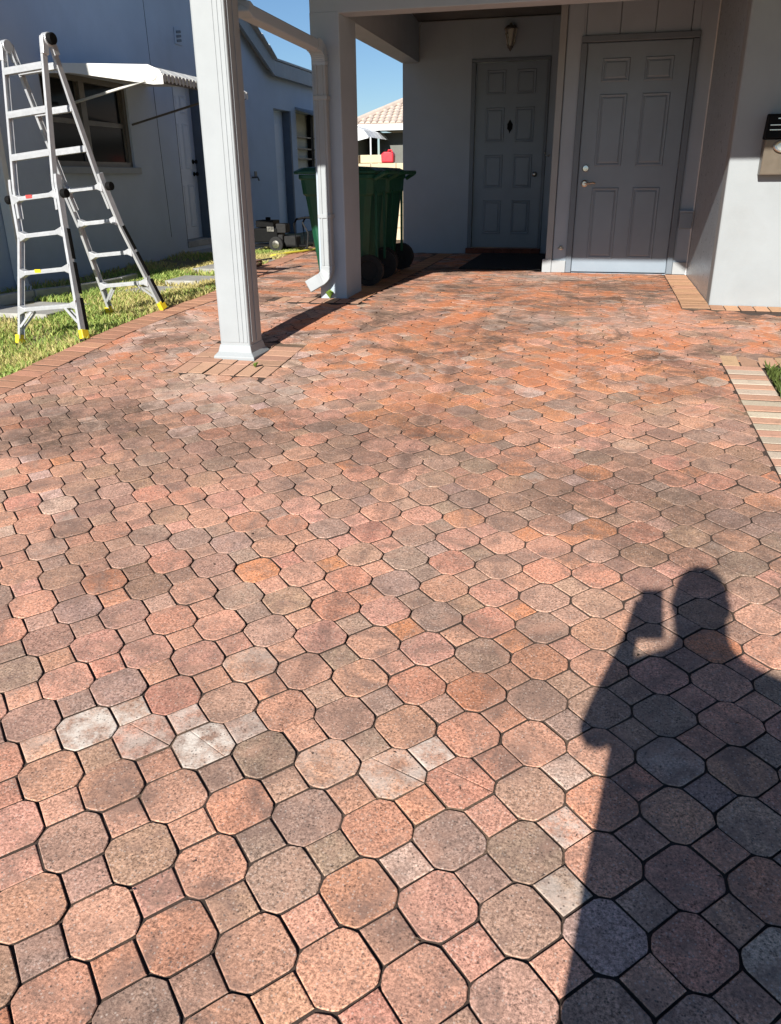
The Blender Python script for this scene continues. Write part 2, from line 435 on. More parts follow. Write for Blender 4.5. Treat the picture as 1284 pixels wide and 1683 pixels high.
def area(pl): return .5 * sum(pl[i-1].x * pl[i].y - pl[i].x * pl[i-1].y for i in range(len(pl)))

WALLY = 6.60
def cutters(c):
    """border lines near a paver centre: list of (point, inward normal); None if outside the paving"""
    x, y = c; L = []
    e = edge_x(y); L.append(((e, y), Vector((1, -(edge_x(y+.1) - edge_x(y-.1)) / .2)).normalized()))
    if y < 5.06: L.append(((.754 + .034 * (4.93 - y), y), Vector((-1, -.034)).normalized()))
    if y < 5.2 and x > 1.12: L.append(((0, 5.17), Vector((0, 1))))
    if x > .61: L.append(((0, 6.40), Vector((0, -1))))
    if y > 6.32: L.append(((.622, 0), Vector((-1, 0))))
    if y > 8.35 and x > -.65: L.append(((0, 8.59), Vector((0, -1))))
    if y > 8.65: L.append(((-.57, 0), Vector((-1, 0))))
    if x > -2.65: L.append(((0, 10.66), Vector((0, -1))))
    L.append(((3.9, 0), Vector((-1, 0)))); L.append(((0, 12.8), Vector((0, -1))))
    for (x0, x1, y0, y1) in HOLES:
        if x0 - .12 < x < x1 + .12 and y0 - .12 < y < y1 + .12:
            if x0 < x < x1 and y0 < y < y1: return None
            dd = [(x0 - x, ((x0, 0), Vector((-1, 0)))), (x - x1, ((x1, 0), Vector((1, 0)))), (y0 - y, ((0, y0), Vector((0, -1)))), (y - y1, ((0, y1), Vector((0, 1))))]
            L.append(max(dd, key=lambda t: t[0])[1])
    return L
HOLES = [(-2.46, -1.84, 4.28, 4.98), (-2.62, -1.84, 6.20, 6.42), (-2.04, -1.84, 6.40, 10.66), (-2.3, -2.02, 6.41, 6.86)]

PAL = dict(pink=(.565, .295, .20), salmon=(.565, .26, .168), orange=(.58, .235, .115), tan=(.45, .28, .20), brown=(.34, .205, .145), grey=(.34, .24, .185), pale=(.57, .41, .33))
def sm(a, b, t): t = max(0., min(1., (t - a) / (b - a))); return t * t * (3 - 2 * t)
def paver_colour(x, y):
    """faded pinkish pavers, with runs of orange, brown and pale ones that keep together"""
    n1 = noise.noise((x * .55, y * .55, 3.1)); n2 = noise.noise((x * 1.6, y * 1.6, 9.7)); n3 = noise.noise((x * 2.6 + 7, y * 2.6, 1.3))
    far = sm(3.0, 5.0, y) * sm(-2.1, -1.3, x)
    left = sm(-1.1, -1.9, x) * sm(2.4, 3.4, y)
    w = dict(pink=.42, salmon=.22, orange=.02, tan=.20, brown=.06, grey=.12, pale=.02)
    w['orange'] += 3.0 * max(0, 1 - ((x + .35) / 1.0) ** 2 - ((y - 4.75) / .85) ** 2) + 1.5 * max(0, 1 - ((x + .5) / 1.0) ** 2 - ((y - 6.9) / .8) ** 2) + far * 2.2 * sm(-.05, .30, n2) + .12 * sm(1.8, 3.2, y) * sm(-1., 0, x)
    w['brown'] += far * 1.3 * sm(.05, .4, -n2) + .9 * sm(.15, .5, -n3) * sm(1.6, 3, y)
    w['grey'] += .8 * sm(.22, .5, n3) + far * .5 * sm(.1, .4, -n1)
    w['pale'] += left * 1.3 * sm(-.1, .3, n2) + far * .7 * sm(.28, .5, n3)
    w['brown'] += left * 1.2 * sm(.0, .35, -n2)
    if x > .1 and 2.4 < y < 3.9: w['brown'] += .5
    r = random.random() * sum(w.values())
    for k, v in w.items():
        r -= v
        if r <= 0: break
    f = random.uniform(.94, 1.20); c = PAL[k]; b_ = PAL['pink']; c = [c[q] * .84 + b_[q] * .16 for q in range(3)]
    return (c[0] * f, c[1] * f * random.uniform(.96, 1.04), c[2] * f * random.uniform(.94, 1.06))

BLOOM = {('o', -2, 4): 1.0, ('o', 0, 4): 1.0, ('o', -1, 4): .5, ('s', -2, 4): .9, ('s', -1, 4): .6, ('s', 0, 4): .5, ('o', 3, 4): .55, ('s', 3, 4): .8, ('o', 2, 4): .3, ('s', 5, 3): .7, ('s', 5, 2): .5}
CRACK = {(-1, 4), (0, 4), (3, 4), (4, 4)}
def to_px(p):
    q = Vector(p) - Vector((0, 0, CZ)); d = q.dot(FW)
    return (W_PX/2 + F_PX * q.dot(RX) / d, H_PX/2 + F_PX * q.dot(DN) / d, d)
items = {'o': [], 's': []}
for n in range(-22, 60):
    for m in range(-24, 34):
        for kind, dm, base in (('o', 0, OCT), ('s', .5, SQR)):
            c = T0 + E1 * (m + dm) + E2 * (n + dm)
            if not (-4.3 < c.x < 4 and -3.2 < c.y < 12.9): continue
            cs = cutters((c.x, c.y))
            if cs is None: continue
            poly = [Vector(p[0] * E1 / PP + p[1] * E2 / PP) for p in base]
            whole = True
            for p0, nn in cs:
                l0 = Vector(p0) - c
                if min((p - l0).dot(nn) for p in poly) < -.001:
                    poly = clip(poly, l0, nn); whole = False
                    if len(poly) < 3: break
            if len(poly) < 3 or abs(area(poly)) < .0009: continue
            px, py, d = to_px((c.x, c.y, g(*c)))
            vis = d > 0 and -60 < px < W_PX + 60 and -60 < py < H_PX + 80
            rank = (F_PX / d) if vis else 0
            items[kind].append((rank, m, n, c, poly, whole))
def tilt_frame(c):
    e = .04
    zx = (g(c.x + e, c.y) - g(c.x - e, c.y)) / (2*e); zy = (g(c.x, c.y + e) - g(c.x, c.y - e)) / (2*e)
    return Matrix(((1, 0, 0), (0, 1, 0), (zx, zy, 1)))
variants = {}
for kind, base in (('o', OCT), ('s', SQR)):
    variants[kind] = []
    for k in range(6):
        poly = [Vector(p[0] * E1 / PP + p[1] * E2 / PP) for p in base]
        v, f = paver_geo(poly); me = bpy.data.meshes.new('octagon_paver' if kind == 'o' else 'square_paver')
        me.from_pydata(v, [], f); me.update(); me.materials.append(M_PAV); soil_sides(me); variants[kind].append(me)
fv, ff, fc = [], [], []
for kind, nm in (('o', 'octagon_paver'), ('s', 'square_paver')):
    L = sorted(items[kind], key=lambda t: -t[0])
    for i, (rank, m, n, c, poly, whole) in enumerate(L):
        col = paver_colour(c.x, c.y); al = BLOOM.get((kind, m, n), 0.0)
        if not al and random.random() < .03: al = random.uniform(.1, .35)
        if al > .9: col = PAL['tan']
        tz = g(*c) + random.gauss(0, .0010)
        tx, ty, rz = random.gauss(0, .006), random.gauss(0, .006), random.gauss(0, .008)
        cracked = kind == 'o' and (m, n) in CRACK
        R = Matrix.Rotation(tx, 3, 'X') @ Matrix.Rotation(ty, 3, 'Y') @ Matrix.Rotation(rz, 3, 'Z')
        M4 = Matrix.Translation((c.x, c.y, tz)) @ (tilt_frame(c) @ R).to_4x4()
        if rank > 0 and i < 300:
            if whole and not cracked: me = random.choice(variants[kind])
            else:
                v, f = paver_geo(poly, crack=((random.uniform(-.01, .01), random.uniform(.005, .025)), Vector((random.uniform(.2, .5), .9)).normalized()) if cracked else None)
                me = bpy.data.meshes.new(nm); me.from_pydata(v, [], f); me.update(); me.materials.append(M_PAV); soil_sides(me)
            o = bpy.data.objects.new(nm, me); C.objects.link(o); o.parent = drive
            # rotation + location only (the sheared slope is small enough to be a rotation)
            sl_ = tilt_frame(c); nrm = Vector((-sl_[2][0], -sl_[2][1], 1)).normalized()
            q = Vector((0, 0, 1)).rotation_difference(nrm)
            o.rotation_mode = 'QUATERNION'; o.rotation_quaternion = q @ R.to_quaternion(); o.location = (c.x, c.y, tz)
            o.color = (*col, al)
        else:
            v, f = paver_geo(poly, rnd_=rank > 0); b0 = len(fv)
            fv += [tuple(M4 @ Vector(p)) for p in v]; ff += [tuple(k + b0 for k in q) for q in f]; fc += [(*col, al)] * len(v)
me = bpy.data.meshes.new('far_pavers'); me.from_pydata(fv, [], ff); me.update()
ca = me.color_attributes.new('Col', 'FLOAT_COLOR', 'POINT')
ca.data.foreach_set('color', [k for c_ in fc for k in c_])
me.materials.append(M_PAVF); soil_sides(me)
o = bpy.data.objects.new('far_pavers', me); C.objects.link(o); o.parent = drive; o['kind'] = 'stuff'

# border bricks -------------------------------------------------------
BRV = {}
def brick_mesh(l, w):
    key = (round(l, 3), round(w, 3))
    if key not in BRV:
        poly = [Vector((-l/2, -w/2)), Vector((l/2, -w/2)), Vector((l/2, w/2)), Vector((-l/2, w/2))]
        v, f = paver_geo(poly, gap=.002); me = bpy.data.meshes.new('border_brick'); me.from_pydata(v, [], f); me.update(); me.materials.append(M_BRICK); soil_sides(me); BRV[key] = me
    return BRV[key]
def brick(x, y, ang, l, w, col, name='border_brick'):
    me = brick_mesh(l, w); o = bpy.data.objects.new(name, me); C.objects.link(o); o.parent = drive
    sl_ = tilt_frame(Vector((x, y))); nrm = Vector((-sl_[2][0], -sl_[2][1], 1)).normalized()
    q = Vector((0, 0, 1)).rotation_difference(nrm)
    o.rotation_mode = 'QUATERNION'
    o.rotation_quaternion = q @ Matrix.Rotation(ang + random.gauss(0, .006), 3, 'Z').to_quaternion()
    o.location = (x, y, g(x, y) + .0015 + random.gauss(0, .001))
    f = random.uniform(.85, 1.15); o.color = (col[0]*f, col[1]*f*random.uniform(.96, 1.04), col[2]*f, 1)
RB = (.46, .235, .15); OB = (.50, .29, .195); OW = (.55, .31, .185); PB = (.54, .445, .335)
y = 1.0
while y < 12:
    a = math.atan2(edge_x(y + .1) - edge_x(y - .1), .2)
    if not (6.9 < y < 7.2 and False):
        brick(edge_x(y) - .106, y, -a, .205, .1, RB)
    y += .1035 * math.cos(a)
y = 4.93 - 88 * .0845; k = 0
while y < 4.95:
    brick(.754 + .105 + .034 * (4.93 - y), y, .034, .205, .082, PB if k % 2 else OB); y += .0845; k += 1
for k in range(26): brick(.80 + k * .1035, 5.065, math.pi/2, .205, .1, OB if k % 3 else (.52, .33, .2))
for k in range(21): brick(.727, 6.52 + k * .1, 0, .205, .097, OW)
brick(.727, 6.455, 0, .205, .03, OW)
for k in range(28): brick(.88 + k * .1035, 6.50, math.pi/2, .19, .1, OW)
for k in range(41): brick(-1.94, 6.50 + k * .1, 0, .195, .097, (.48, .24, .125))
for k in range(4): brick(-2.56 + .052 + k * .1035, 6.31, math.pi/2, .205, .1, OB)
for k in range(3): brick(-2.56 + .052 + (k + 4) * .1035, 6.31, math.pi/2, .205, .1, OB)
for k in range(6): brick(-2.46 + .052 + k * .1035, 4.385, math.pi/2, .205, .1, OB)
for sx in (-2.36, -1.94):
    for k in range(4): brick(sx, 4.545 + k * .1035, 0, .2, .1, OB)
for k in range(2): brick(-2.202 + k * .1035, 4.535, math.pi/2, .085, .1, OB)
for k in range(2): brick(-2.2 + k * .1035, 4.93, math.pi/2, .09, .1, OB)

# ------------------------------------------------------------------ the carport house
house = empty('carport_house', (0.8, 8, 0), 'grey house with open carport, two doors and square columns', 'house')
# roof over the carport; unseen outline kinked and pushed out to place its shadow edges
shaped_eave = [(-3.45, 3.12), (-2.45, 3.20), (-2.05, 3.42), (-1.12, 3.70), (-.9, 3.80), (.14, 3.80), (.32, 3.50), (9, 3.45), (9, 16), (-2.62, 16), (-2.62, 10.5), (-2.86, 10.4), (-2.86, 8.8), (-3.45, 8.3)]
rf = MB().prism(shaped_eave, lambda a, b: (a, b, 2.62), lambda a, b: (a, b, 2.80)).build('roof', M_ROOF, house)
MB().prism([(-2.5, 6.45), (.9, 6.45), (.9, 10.6), (-2.3, 10.6)], lambda a, b: (a, b, 2.604), lambda a, b: (a, b, 2.617)).build('ceiling', M_CEIL, house)
# right wing: front wall and side wall of the storage room
MB().box(.83, 8, WALLY, 6.80, -.8, 2.619).build('front_wall', M_WALL, house, bevel=.012)
MB().box(.832, .98, 6.803, 8.66, -.3, 2.618).build('side_wall', M_SIDE, house)
# vertical board wall with the side door
bx = [-.492, -.308, -.007, .301, .606, .830]
DX0, DX1, DZT = -.282, .632, 2.03
boards = [-.478, -.308, -.007, .301, .606, .829]
MB().box(-.53, .83, 8.63, 8.72, -.2, 2.60).build('wall_backing', M_WALLIN, house)
for a, b in zip(boards, boards[1:]):
    a2, b2 = a + .003, b - .003
    segs = []
    lo = DX0 - .045; hi = DX1 + .045
    if b2 <= lo or a2 >= hi: segs.append((a2, b2, .0, 2.6))
    else:
        if a2 < lo: segs.append((a2, lo - .001, .0, 2.6))
        if b2 > hi: segs.append((hi + .001, b2, .0, 2.6))
        segs.append((max(a2, lo), min(b2, hi), DZT + .045, 2.6))
    for (p, q, z0, z1) in segs: MB().box(p, q, 8.600, 8.629, z0 + .012, z1 - .005).build('siding_board', M_WALLIN, house, bevel=.003)
MB().box(-.545, -.482, 8.575, 8.76, .0, 2.60).build('corner_trim', M_TRIM, house, bevel=.004)
MB().box(-.575, -.484, 8.565, 8.64, .002, .13).build('base_trim', M_TRIM, house, bevel=.004)
MB().box(-.481, DX0 - .062, 8.578, 8.599, .002, .118).build('base_trim', M_TRIM, house, bevel=.004)
MB().box(DX1 + .062, .826, 8.578, 8.599, .002, .118).build('base_trim', M_TRIM, house, bevel=.004)
bxp = MB().box(.70, .822, 8.555, 8.598, .43, .575).build('utility_box', M_DOOR, house, bevel=.006)
MB().box(.695, .826, 8.548, 8.599, .577, .592).build('box_lid', M_WALLIN, bxp, bevel=.003)
hb = MB().lathe((-.40, 8.599, .24), [(.022, 0), (.022, -.008), (.012, -.012), (.012, -.035)], 12, 'y').build('hose_bib', M_STEEL, house)
MB().box(-.43, -.37, 8.555, 8.563, .236, .244).build('bib_handle', M_BRONZE, hb, bevel=.002)
MB().box(.818, .829, 8.57, 8.598, .0, 2.59).build('caulk_strip', M_WHITE, house)

def panel_door(name, x0, x1, yf, z0, z1, rows, mat, label, stile=.115, gap=.10, proud=.012):
    """a door leaf with raised panels; rows: list of (z_low, z_high) from the bottom of the leaf"""
    d = MB()
    d.box(x0, x1, yf, yf + .04, z0, z1)
    leaf = d.build(name, mat, house, bevel=.003, label=label)
    w = (x1 - x0 - 2 * stile - gap) / 2
    for (a, b) in rows:
        for xs_ in (x0 + stile, x0 + stile + w + gap):
            p = MB(); o_, i_ = .0, .034
            X0, X1, A, B = xs_, xs_ + w, z0 + a, z0 + b
            ring = lambda k, yy: [(X0 + k, yy, A + k), (X1 - k, yy, A + k), (X1 - k, yy, B - k), (X0 + k, yy, B - k)]
            v = ring(0, yf - .001) + ring(.008, yf - .009) + ring(.018, yf - .007) + ring(.026, yf - .002) + ring(.040, yf - .010)
            f = []
            for r in range(4):
                for k in range(4): f.append((r*4+k, r*4+(k+1) % 4, (r+1)*4+(k+1) % 4, (r+1)*4+k))
            f.append((16, 17, 18, 19))
            p.add(v, f); p.build('door_panel', mat, leaf)
    return leaf
d2 = panel_door('side_door', DX0, DX1, 8.600, .012, DZT, [(.13, .79), (.98, 1.60), (1.70, 1.895)], M_DOOR, 'slate grey six-panel side door with lever handle', .14, .13)
# frame of the side door
for a, b, z0, z1 in ((DX0 - .06, DX0 - .004, 0, DZT + .003), (DX1 + .004, DX1 + .06, 0, DZT + .003), (DX0 - .06, DX1 + .06, DZT + .004, DZT + .062)):
    MB().box(a, b, 8.572, 8.64, z0 + .003, z1).build('door_frame', M_FRAME, house, bevel=.006)
lv = MB().lathe((DX0 + .065, 8.599, .84), [(.032, 0), (.032, -.008), (.024, -.014), (.012, -.018), (.012, -.05), (.018, -.055), (.018, -.066)], 20, 'y')
lv.tube([(DX0 + .065, 8.538, .84), (DX0 + .10, 8.535, .838), (DX0 + .14, 8.537, .846), (DX0 + .165, 8.545, .842)], .009, 10)
lv.build('door_lever', M_STEEL, d2, smooth=False)
dd = MB().lathe((DX0 + .065, 8.599, .975), [(.033, 0), (.033, -.007), (.026, -.016), (.010, -.017), (.010, -.012)], 20, 'y').build('deadbolt', M_STEEL, d2)
for z in (.25, 1.0, 1.8): MB().box(DX1 - .002, DX1 + .012, 8.592, 8.602, z, z + .09).build('hinge', M_FRAME, d2, bevel=.002)

# recessed entry: wall, main door
EY = 10.668
MB().box(-2.53, -1.685, EY, EY + .2, -.3, 2.604).build('entry_wall', M_WALLIN, house)
MB().box(-.752, -.5, EY, EY + .2, -.3, 2.604).build('entry_wall', M_WALLIN, house)
MB().box(-1.684, -.753, EY, EY + .2, 2.195, 2.604).build('entry_wall', M_WALLIN, house)
MB().box(-.52, -.40, 8.765, 10.9, -.3, 2.60).build('recess_side_wall', M_WALLIN, house)
d1 = panel_door('front_door', -1.628, -.792, EY + .03, .075, 2.15, [(.16, .56), (.70, 1.08), (1.22, 1.60), (1.74, 2.0)], M_DOOR, 'dark grey eight-panel front door with knocker in the shaded recess', .125, .13)
for a, b, z0, z1 in ((-1.683, -1.632, 0, 2.155), (-.788, -.754, 0, 2.155), (-1.683, -.754, 2.157, 2.193)):
    MB().box(a, b, EY - .02, EY + .1, z0, z1).build('door_frame', M_FRAME, house, bevel=.006)
MB().lathe((-.875, EY + .029, .93), [(.03, 0), (.03, -.006), (.011, -.012), (.011, -.035), (.026, -.042), (.028, -.055), (.018, -.066)], 18, 'y').build('door_knob', M_STEEL, d1, smooth=True)
kn = MB().prism([(0, .075), (.018, .045), (.034, .02), (.03, -.03), (.012, -.055), (0, -.085), (-.012, -.055), (-.03, -.03), (-.034, .02), (-.018, .045)], lambda a, b: (-1.205 + a, EY + .028, 1.47 + b), lambda a, b: (-1.205 + a * .8, EY + .012, 1.47 + b * .9)).build('door_knocker', M_BLACK, d1, bevel=.003)
MB().tube([(-1.225, EY + .010, 1.47), (-1.228, EY - .004, 1.44), (-1.205, EY - .008, 1.425), (-1.182, EY - .004, 1.44), (-1.185, EY + .010, 1.47)], .006, 8).build('knocker_ring', M_BLACK, kn)
for k in range(8): MB().box(-1.69 + k * .118, -1.69 + k * .118 + .112, EY - .10, EY - .022, .005, .068).build('threshold_brick', M_STEP, house, bevel=.004)
# chain latch hook by the front door
MB().tube([(-.765, EY - .022, 1.17), (-.75, EY - .05, 1.14), (-.715, EY - .05, 1.13), (-.70, EY - .03, 1.15)], .006, 6).build('door_hook', M_STEEL, house)
# beams, column, post
MB().box(-2.223, .828, 6.417, 6.60, 2.015, 2.618).build('front_beam', M_WALLIN, house, bevel=.006)
MB().hexa([(-2.24, 6.62, 2.03), (-2.02, 6.62, 2.03), (-2.33, EY - .003, 2.185), (-2.54, EY - .003, 2.185),
           (-2.24, 6.62, 2.60), (-2.02, 6.62, 2.60), (-2.33, EY - .003, 2.60), (-2.54, EY - .003, 2.60)]).build('side_beam', M_WALLIN, house)
# pale sealant bead where ceiling and beam meet the wall
MB().tube([(-2.52, EY - .004, 2.181), (-2.335, EY - .004, 2.183), (-2.322, EY - .004, 2.2), (-2.318, EY - .004, 2.55), (-2.29, EY - .004, 2.597), (-.53, EY - .004, 2.597)], .006, 6, up=(0, 1, 0)).build('sealant_bead', M_TRIM, house)
MB().box(-2.225, -1.998, 6.415, 6.85, -.05, 2.03).build('column', M_WALLIN, house, bevel=.008, label='square grey column carrying the downspout')
zb = g(-2.18, 4.7)
po = MB().box(-2.285, -2.085, 4.62, 4.82, zb + .03, 2.619).build('post', M_TRIM, house, bevel=.01, label='fluted pale grey metal post standing in the driveway')
MB().box(-2.272, -2.152, 4.6165, 4.6195, zb + .09, 2.6).build('flute', M_TRIM, po, bevel=.0015)
for k in range(2): MB().box(-2.146 + k * .027, -2.124 + k * .027, 4.6160, 4.6195, zb + .09, 2.6).build('flute', M_TRIM, po, bevel=.0015)
for k in range(2): MB().box(-2.0845, -2.0805, 4.655 + k * .07, 4.70 + k * .07, zb + .09, 2.6).build('flute', M_TRIM, po, bevel=.0015)
bp = MB()
def ringz(x0, x1, y0, y1, z): return [(x0, y0, z), (x1, y0, z), (x1, y1, z), (x0, y1, z)]
v = ringz(-2.322, -2.048, 4.583, 4.857, zb - .02) + ringz(-2.322, -2.048, 4.583, 4.857, zb + .005) + ringz(-2.299, -2.071, 4.606, 4.834, zb + .03) + ringz(-2.2875, -2.0825, 4.6175, 4.8225, zb + .075)
bp.add(v, [(0, 3, 2, 1), (12, 13, 14, 15)] + [(r*4+k, r*4+(k+1) % 4, r*4+4+(k+1) % 4, r*4+4+k) for r in range(3) for k in range(4)])
bp.build('base_plate', M_TRIM, po, bevel=.004)

# downspout: from the eave back to the column and down it
ds = empty('downspout', (-2.13, 6.37, 0), 'grey rain downspout with ribbed elbows fixed to the carport column', 'downspout')
def rprof(w, d): # ribbed rectangular pipe section
    return [(-w, -d), (-w*.5, -d*.93), (-w*.45, -d), (w*.45, -d), (w*.5, -d*.93), (w, -d), (w, d), (-w, d)]
pw, pd = .047, .036
MB().sweep([(-2.19, 5.06, 2.60), (-2.19, 5.06, 1.96)], [(-pw, -pd), (pw, -pd), (pw, pd), (-pw, pd)], up=(0, -1, 0)).build('outlet_pipe', M_WALLIN, ds, bevel=.01)
MB().sweep([(-2.19, 5.06, 1.965), (-2.19, 5.07, 1.90), (-2.19, 5.11, 1.855), (-2.19, 5.17, 1.835)], [(-pw-.003, -pd), (pw+.003, -pd), (pw+.003, pd), (-pw-.003, pd)], up=(0, -.7, .7)).build('elbow', M_WALLIN, ds, bevel=.008)
MB().sweep([(-2.19, 5.16, 1.836), (-2.14, 6.24, 1.795)], [(-pw, -pd), (pw, -pd), (pw, pd), (-pw, pd)]).build('cross_pipe', M_WALLIN, ds, bevel=.01)
el = [(-2.14, 6.22, 1.797)]
for k in range(9):
    a = k / 8 * math.pi / 2
    el.append((-2.135, 6.25 + .115 * math.sin(a), 1.68 + .115 * math.cos(a)))
e1 = MB().sweep(el, [(-pw-.002, -pd-.002), (pw+.002, -pd-.002), (pw+.002, pd+.002), (-pw-.002, pd+.002)], up=(0, .3, .95)).build('elbow', M_WALLIN, ds)
for k in range(1, 8):
    a = k / 8 * math.pi / 2; c = Vector((-2.135, 6.25 + .115 * math.sin(a), 1.68 + .115 * math.cos(a))); d = Vector((0, math.cos(a), -math.sin(a)))
    MB().bar(c - d * .004, c + d * .004, 2*pw + .012, 2*pd + .012, up=(0, math.sin(a), math.cos(a))).build('elbow_rib', M_WALLIN, e1, bevel=.002)
vp = MB().box(-2.182, -2.088, 6.329, 6.401, .255, 1.685).build('down_pipe', M_TRIM, ds, bevel=.01)
for xx in (-2.158, -2.112): MB().box(xx - .006, xx + .006, 6.322, 6.3285, .26, 1.68).build('pipe_rib', M_TRIM, vp, bevel=.003)
for z in (.62, 1.45): MB().box(-2.19, -2.08, 6.3205, 6.413, z, z + .03).build('strap', M_TRIM, ds, bevel=.003)
ft = [(-2.135, 6.365, .262)]
for k in range(7):
    a = k / 6 * 1.25; ft.append((-2.135 - .11 * (1 - math.cos(a)), 6.365 - .05 * (1 - math.cos(a)), .25 - .115 * math.sin(a)))
ft.append((-2.29, 6.30, .095))
sh = MB().sweep(ft, [(-pw-.002, -pd-.002), (pw+.002, -pd-.002), (pw+.002, pd+.002), (-pw-.002, pd+.002)], up=(0, -1, .01)).build('outlet_shoe', M_TRIM, ds, bevel=.006)

# ------------------------------------------------------------------ wall lantern, mailbox, dark floor sheet
wlm = empty('wall_lantern', (-1.225, EY, 2.25), 'small lantern wall lamp above the front door', 'lamp')
LX, LY = -1.225, EY - .11
MB().lathe((LX, EY - .001, 2.36), [(.045, 0), (.045, -.012), (.02, -.02)], 16, 'y').build('back_plate', M_BRONZE, wlm)
MB().tube([(LX, EY - .02, 2.36), (LX, EY - .06, 2.41), (LX, LY, 2.515), (LX, LY, 2.49)], .008, 8).build('arm', M_BRONZE, wlm)
MB().lathe((LX, LY, 2.47), [(.075, -.004), (.082, .0), (.05, .03), (.02, .042), (.012, .06)], 12).build('lamp_cap', M_BRONZE, wlm)
ca_ = MB().lathe((LX, LY, 2.30), [(.035, 0), (.066, .165)], 6).build('lamp_glass', M_LGLASS, wlm)
for k in range(6):
    a = 2*math.pi*k/6; ca, sa = math.cos(a), math.sin(a)
    MB().bar((LX + .037*ca, LY + .037*sa, 2.298), (LX + .069*ca, LY + .069*sa, 2.47), .007, .007).build('glass_bar', M_STEEL, wlm)
MB().lathe((LX, LY, 2.245), [(.006, 0), (.012, .01), (.02, .022), (.034, .04), (.037, .053)], 12).build('finial', M_BRONZE, wlm)

mbx = empty('mailbox', (1.22, 6.55, .9), 'dark bronze wall mailbox with oval silver emblem beside the shadow line', 'mailbox')
MB().hexa([(1.03, 6.505, .905), (1.42, 6.505, .905), (1.42, 6.598, .905), (1.03, 6.598, .905), (1.03, 6.475, 1.13), (1.42, 6.475, 1.13), (1.42, 6.598, 1.13), (1.03, 6.598, 1.13)]).build('box_body', M_MAIL, mbx, bevel=.006)
lidm = MB().hexa([(1.025, 6.468, 1.133), (1.425, 6.468, 1.133), (1.425, 6.598, 1.133), (1.025, 6.598, 1.133), (1.035, 6.49, 1.285), (1.415, 6.49, 1.285), (1.415, 6.598, 1.295), (1.035, 6.598, 1.295)]).build('box_lid', M_BLACK, mbx, bevel=.008)
for z in (1.185, 1.215): MB().box(1.045, 1.405, 6.469, 6.4795, z, z + .007).build('lid_strip', M_STEEL, lidm, bevel=.001)
MB().box(1.09, 1.36, 6.476, 6.484, 1.255, 1.263).build('lid_strip', M_STEEL, lidm, bevel=.001)
em = MB().lathe((1.16, 6.474, 1.085), [(.075, .004), (.075, -.006), (.066, -.012), (.052, -.009)], 28, 'y')
em.v = [(x, y_, 1.085 + (z - 1.085) * .55) for x, y_, z in em.v]
em.build('emblem', M_STEEL, mbx, smooth=False)
MB().box(-1.46, -.60, 8.72, EY - .12, .004, .016).build('dark_floor_sheet', M_DARKSHEET, bevel=.004, label='dark flat sheet on the floor before the front door', cat='mat')  # thin dark sheet laid over the floor up to the threshold

# ------------------------------------------------------------------ neighbouring house on the left
NX = -5.6
nh = empty('neighbouring_house', (NX, 10, 0), 'blue grey stucco house in shade with raked roof edge at left', 'house')
def rake(y): return 2.56 + .424 * max(0, 13.9 - y) if y > 7.5 else 2.56 + .424 * 6.4 - .424 * (7.5 - y)
openings = [(7.86, 9.47, 1.05, 1.95), (10.60, 11.40, .10, 2.12), (14.10, 14.93, -.16, 2.01), (15.18, 16.6, .99, 2.03)]
def wall_strip(y0, y1, z0, z1, nm='wall'):
    zt0 = min(z1, rake(y0)) if z1 is not None else rake(y0); zt1 = min(z1, rake(y1)) if z1 is not None else rake(y1)
    MB().prism([(y0, z0), (y1, z0), (y1, zt1), (y0, zt0)], lambda a, b: (NX, a, b), lambda a, b: (NX - .2, a, b)).build(nm, M_NWALL, nh)
cuts = [1.1, 7.5] + [c for op in openings for c in op[:2]] + [10.12, 13.9, 17.3]
cuts = sorted(set(cuts))
prev = cuts[0]
for a, b in zip(cuts, cuts[1:]):
    op = [o_ for o_ in openings if o_[0] <= a + 1e-6 and o_[1] >= b - 1e-6]
    if op:
        wall_strip(a, b, -1.2, op[0][2]); wall_strip(a, b, op[0][3], None)
    else: wall_strip(a, b, -1.2, None)
MB().box(-16, NX - .2, 1.1, 1.3, -1.3, 2.5).build('wall', M_NWALL, nh)
MB().tube([(NX + .001, 10.09, 3.6), (NX + .001, 10.11, 2.4), (NX + .001, 10.13, 1.3), (NX + .001, 10.17, .2)], .004, 5, up=(1, 0, 0)).build('wall_crack', M_NTRIM, nh)
MB().box(NX - 4, NX - .21, 1.3, 17.2, -1, -.8).build('inner_floor', M_NTRIM, nh)
MB().box(NX - 4, NX - 3.9, 1.3, 17.2, -1, 2.5).build('inner_wall', M_NTRIM, nh)
# roof slabs and rake boards
for ya, yb2 in ((7.5, 13.9), (13.9, 17.4)):
    za, zb2 = rake(ya), rake(yb2)
    MB().prism([(ya, za + .01), (yb2, zb2 + .01), (yb2, zb2 + .12), (ya, za + .12)], lambda a, b: (NX + .10, a, b), lambda a, b: (NX - 10, a, b)).build('roof', M_TILEG, nh)
    MB().prism([(ya, za - .09), (yb2, zb2 - .09), (yb2, zb2 + .13), (ya, za + .13)], lambda a, b: (NX + .145, a, b), lambda a, b: (NX + .102, a, b)).build('rake_board', M_NFASC, nh, bevel=.004)
MB().prism([(.9, rake(.9)), (7.5, rake(7.5)), (7.5, rake(7.5) + .12), (.9, rake(.9) + .12)], lambda a, b: (NX + .10, a, b), lambda a, b: (NX - 10, a, b)).build('roof', M_TILEG, nh)
rt = [q for q in nh.children if q.name.startswith('roof')][0]
for k in range(22):
    yy = 13.75 - k * .27; zz = rake(yy) + .13
    MB().sweep([(NX + .14, yy + .14, zz - .055), (NX + .14, yy - .14, zz + .09)], [(.07*math.cos(t), .06*math.sin(t)) for t in [math.pi*j/6 for j in range(7)]]).build('roof_tile', M_TILEG, rt)
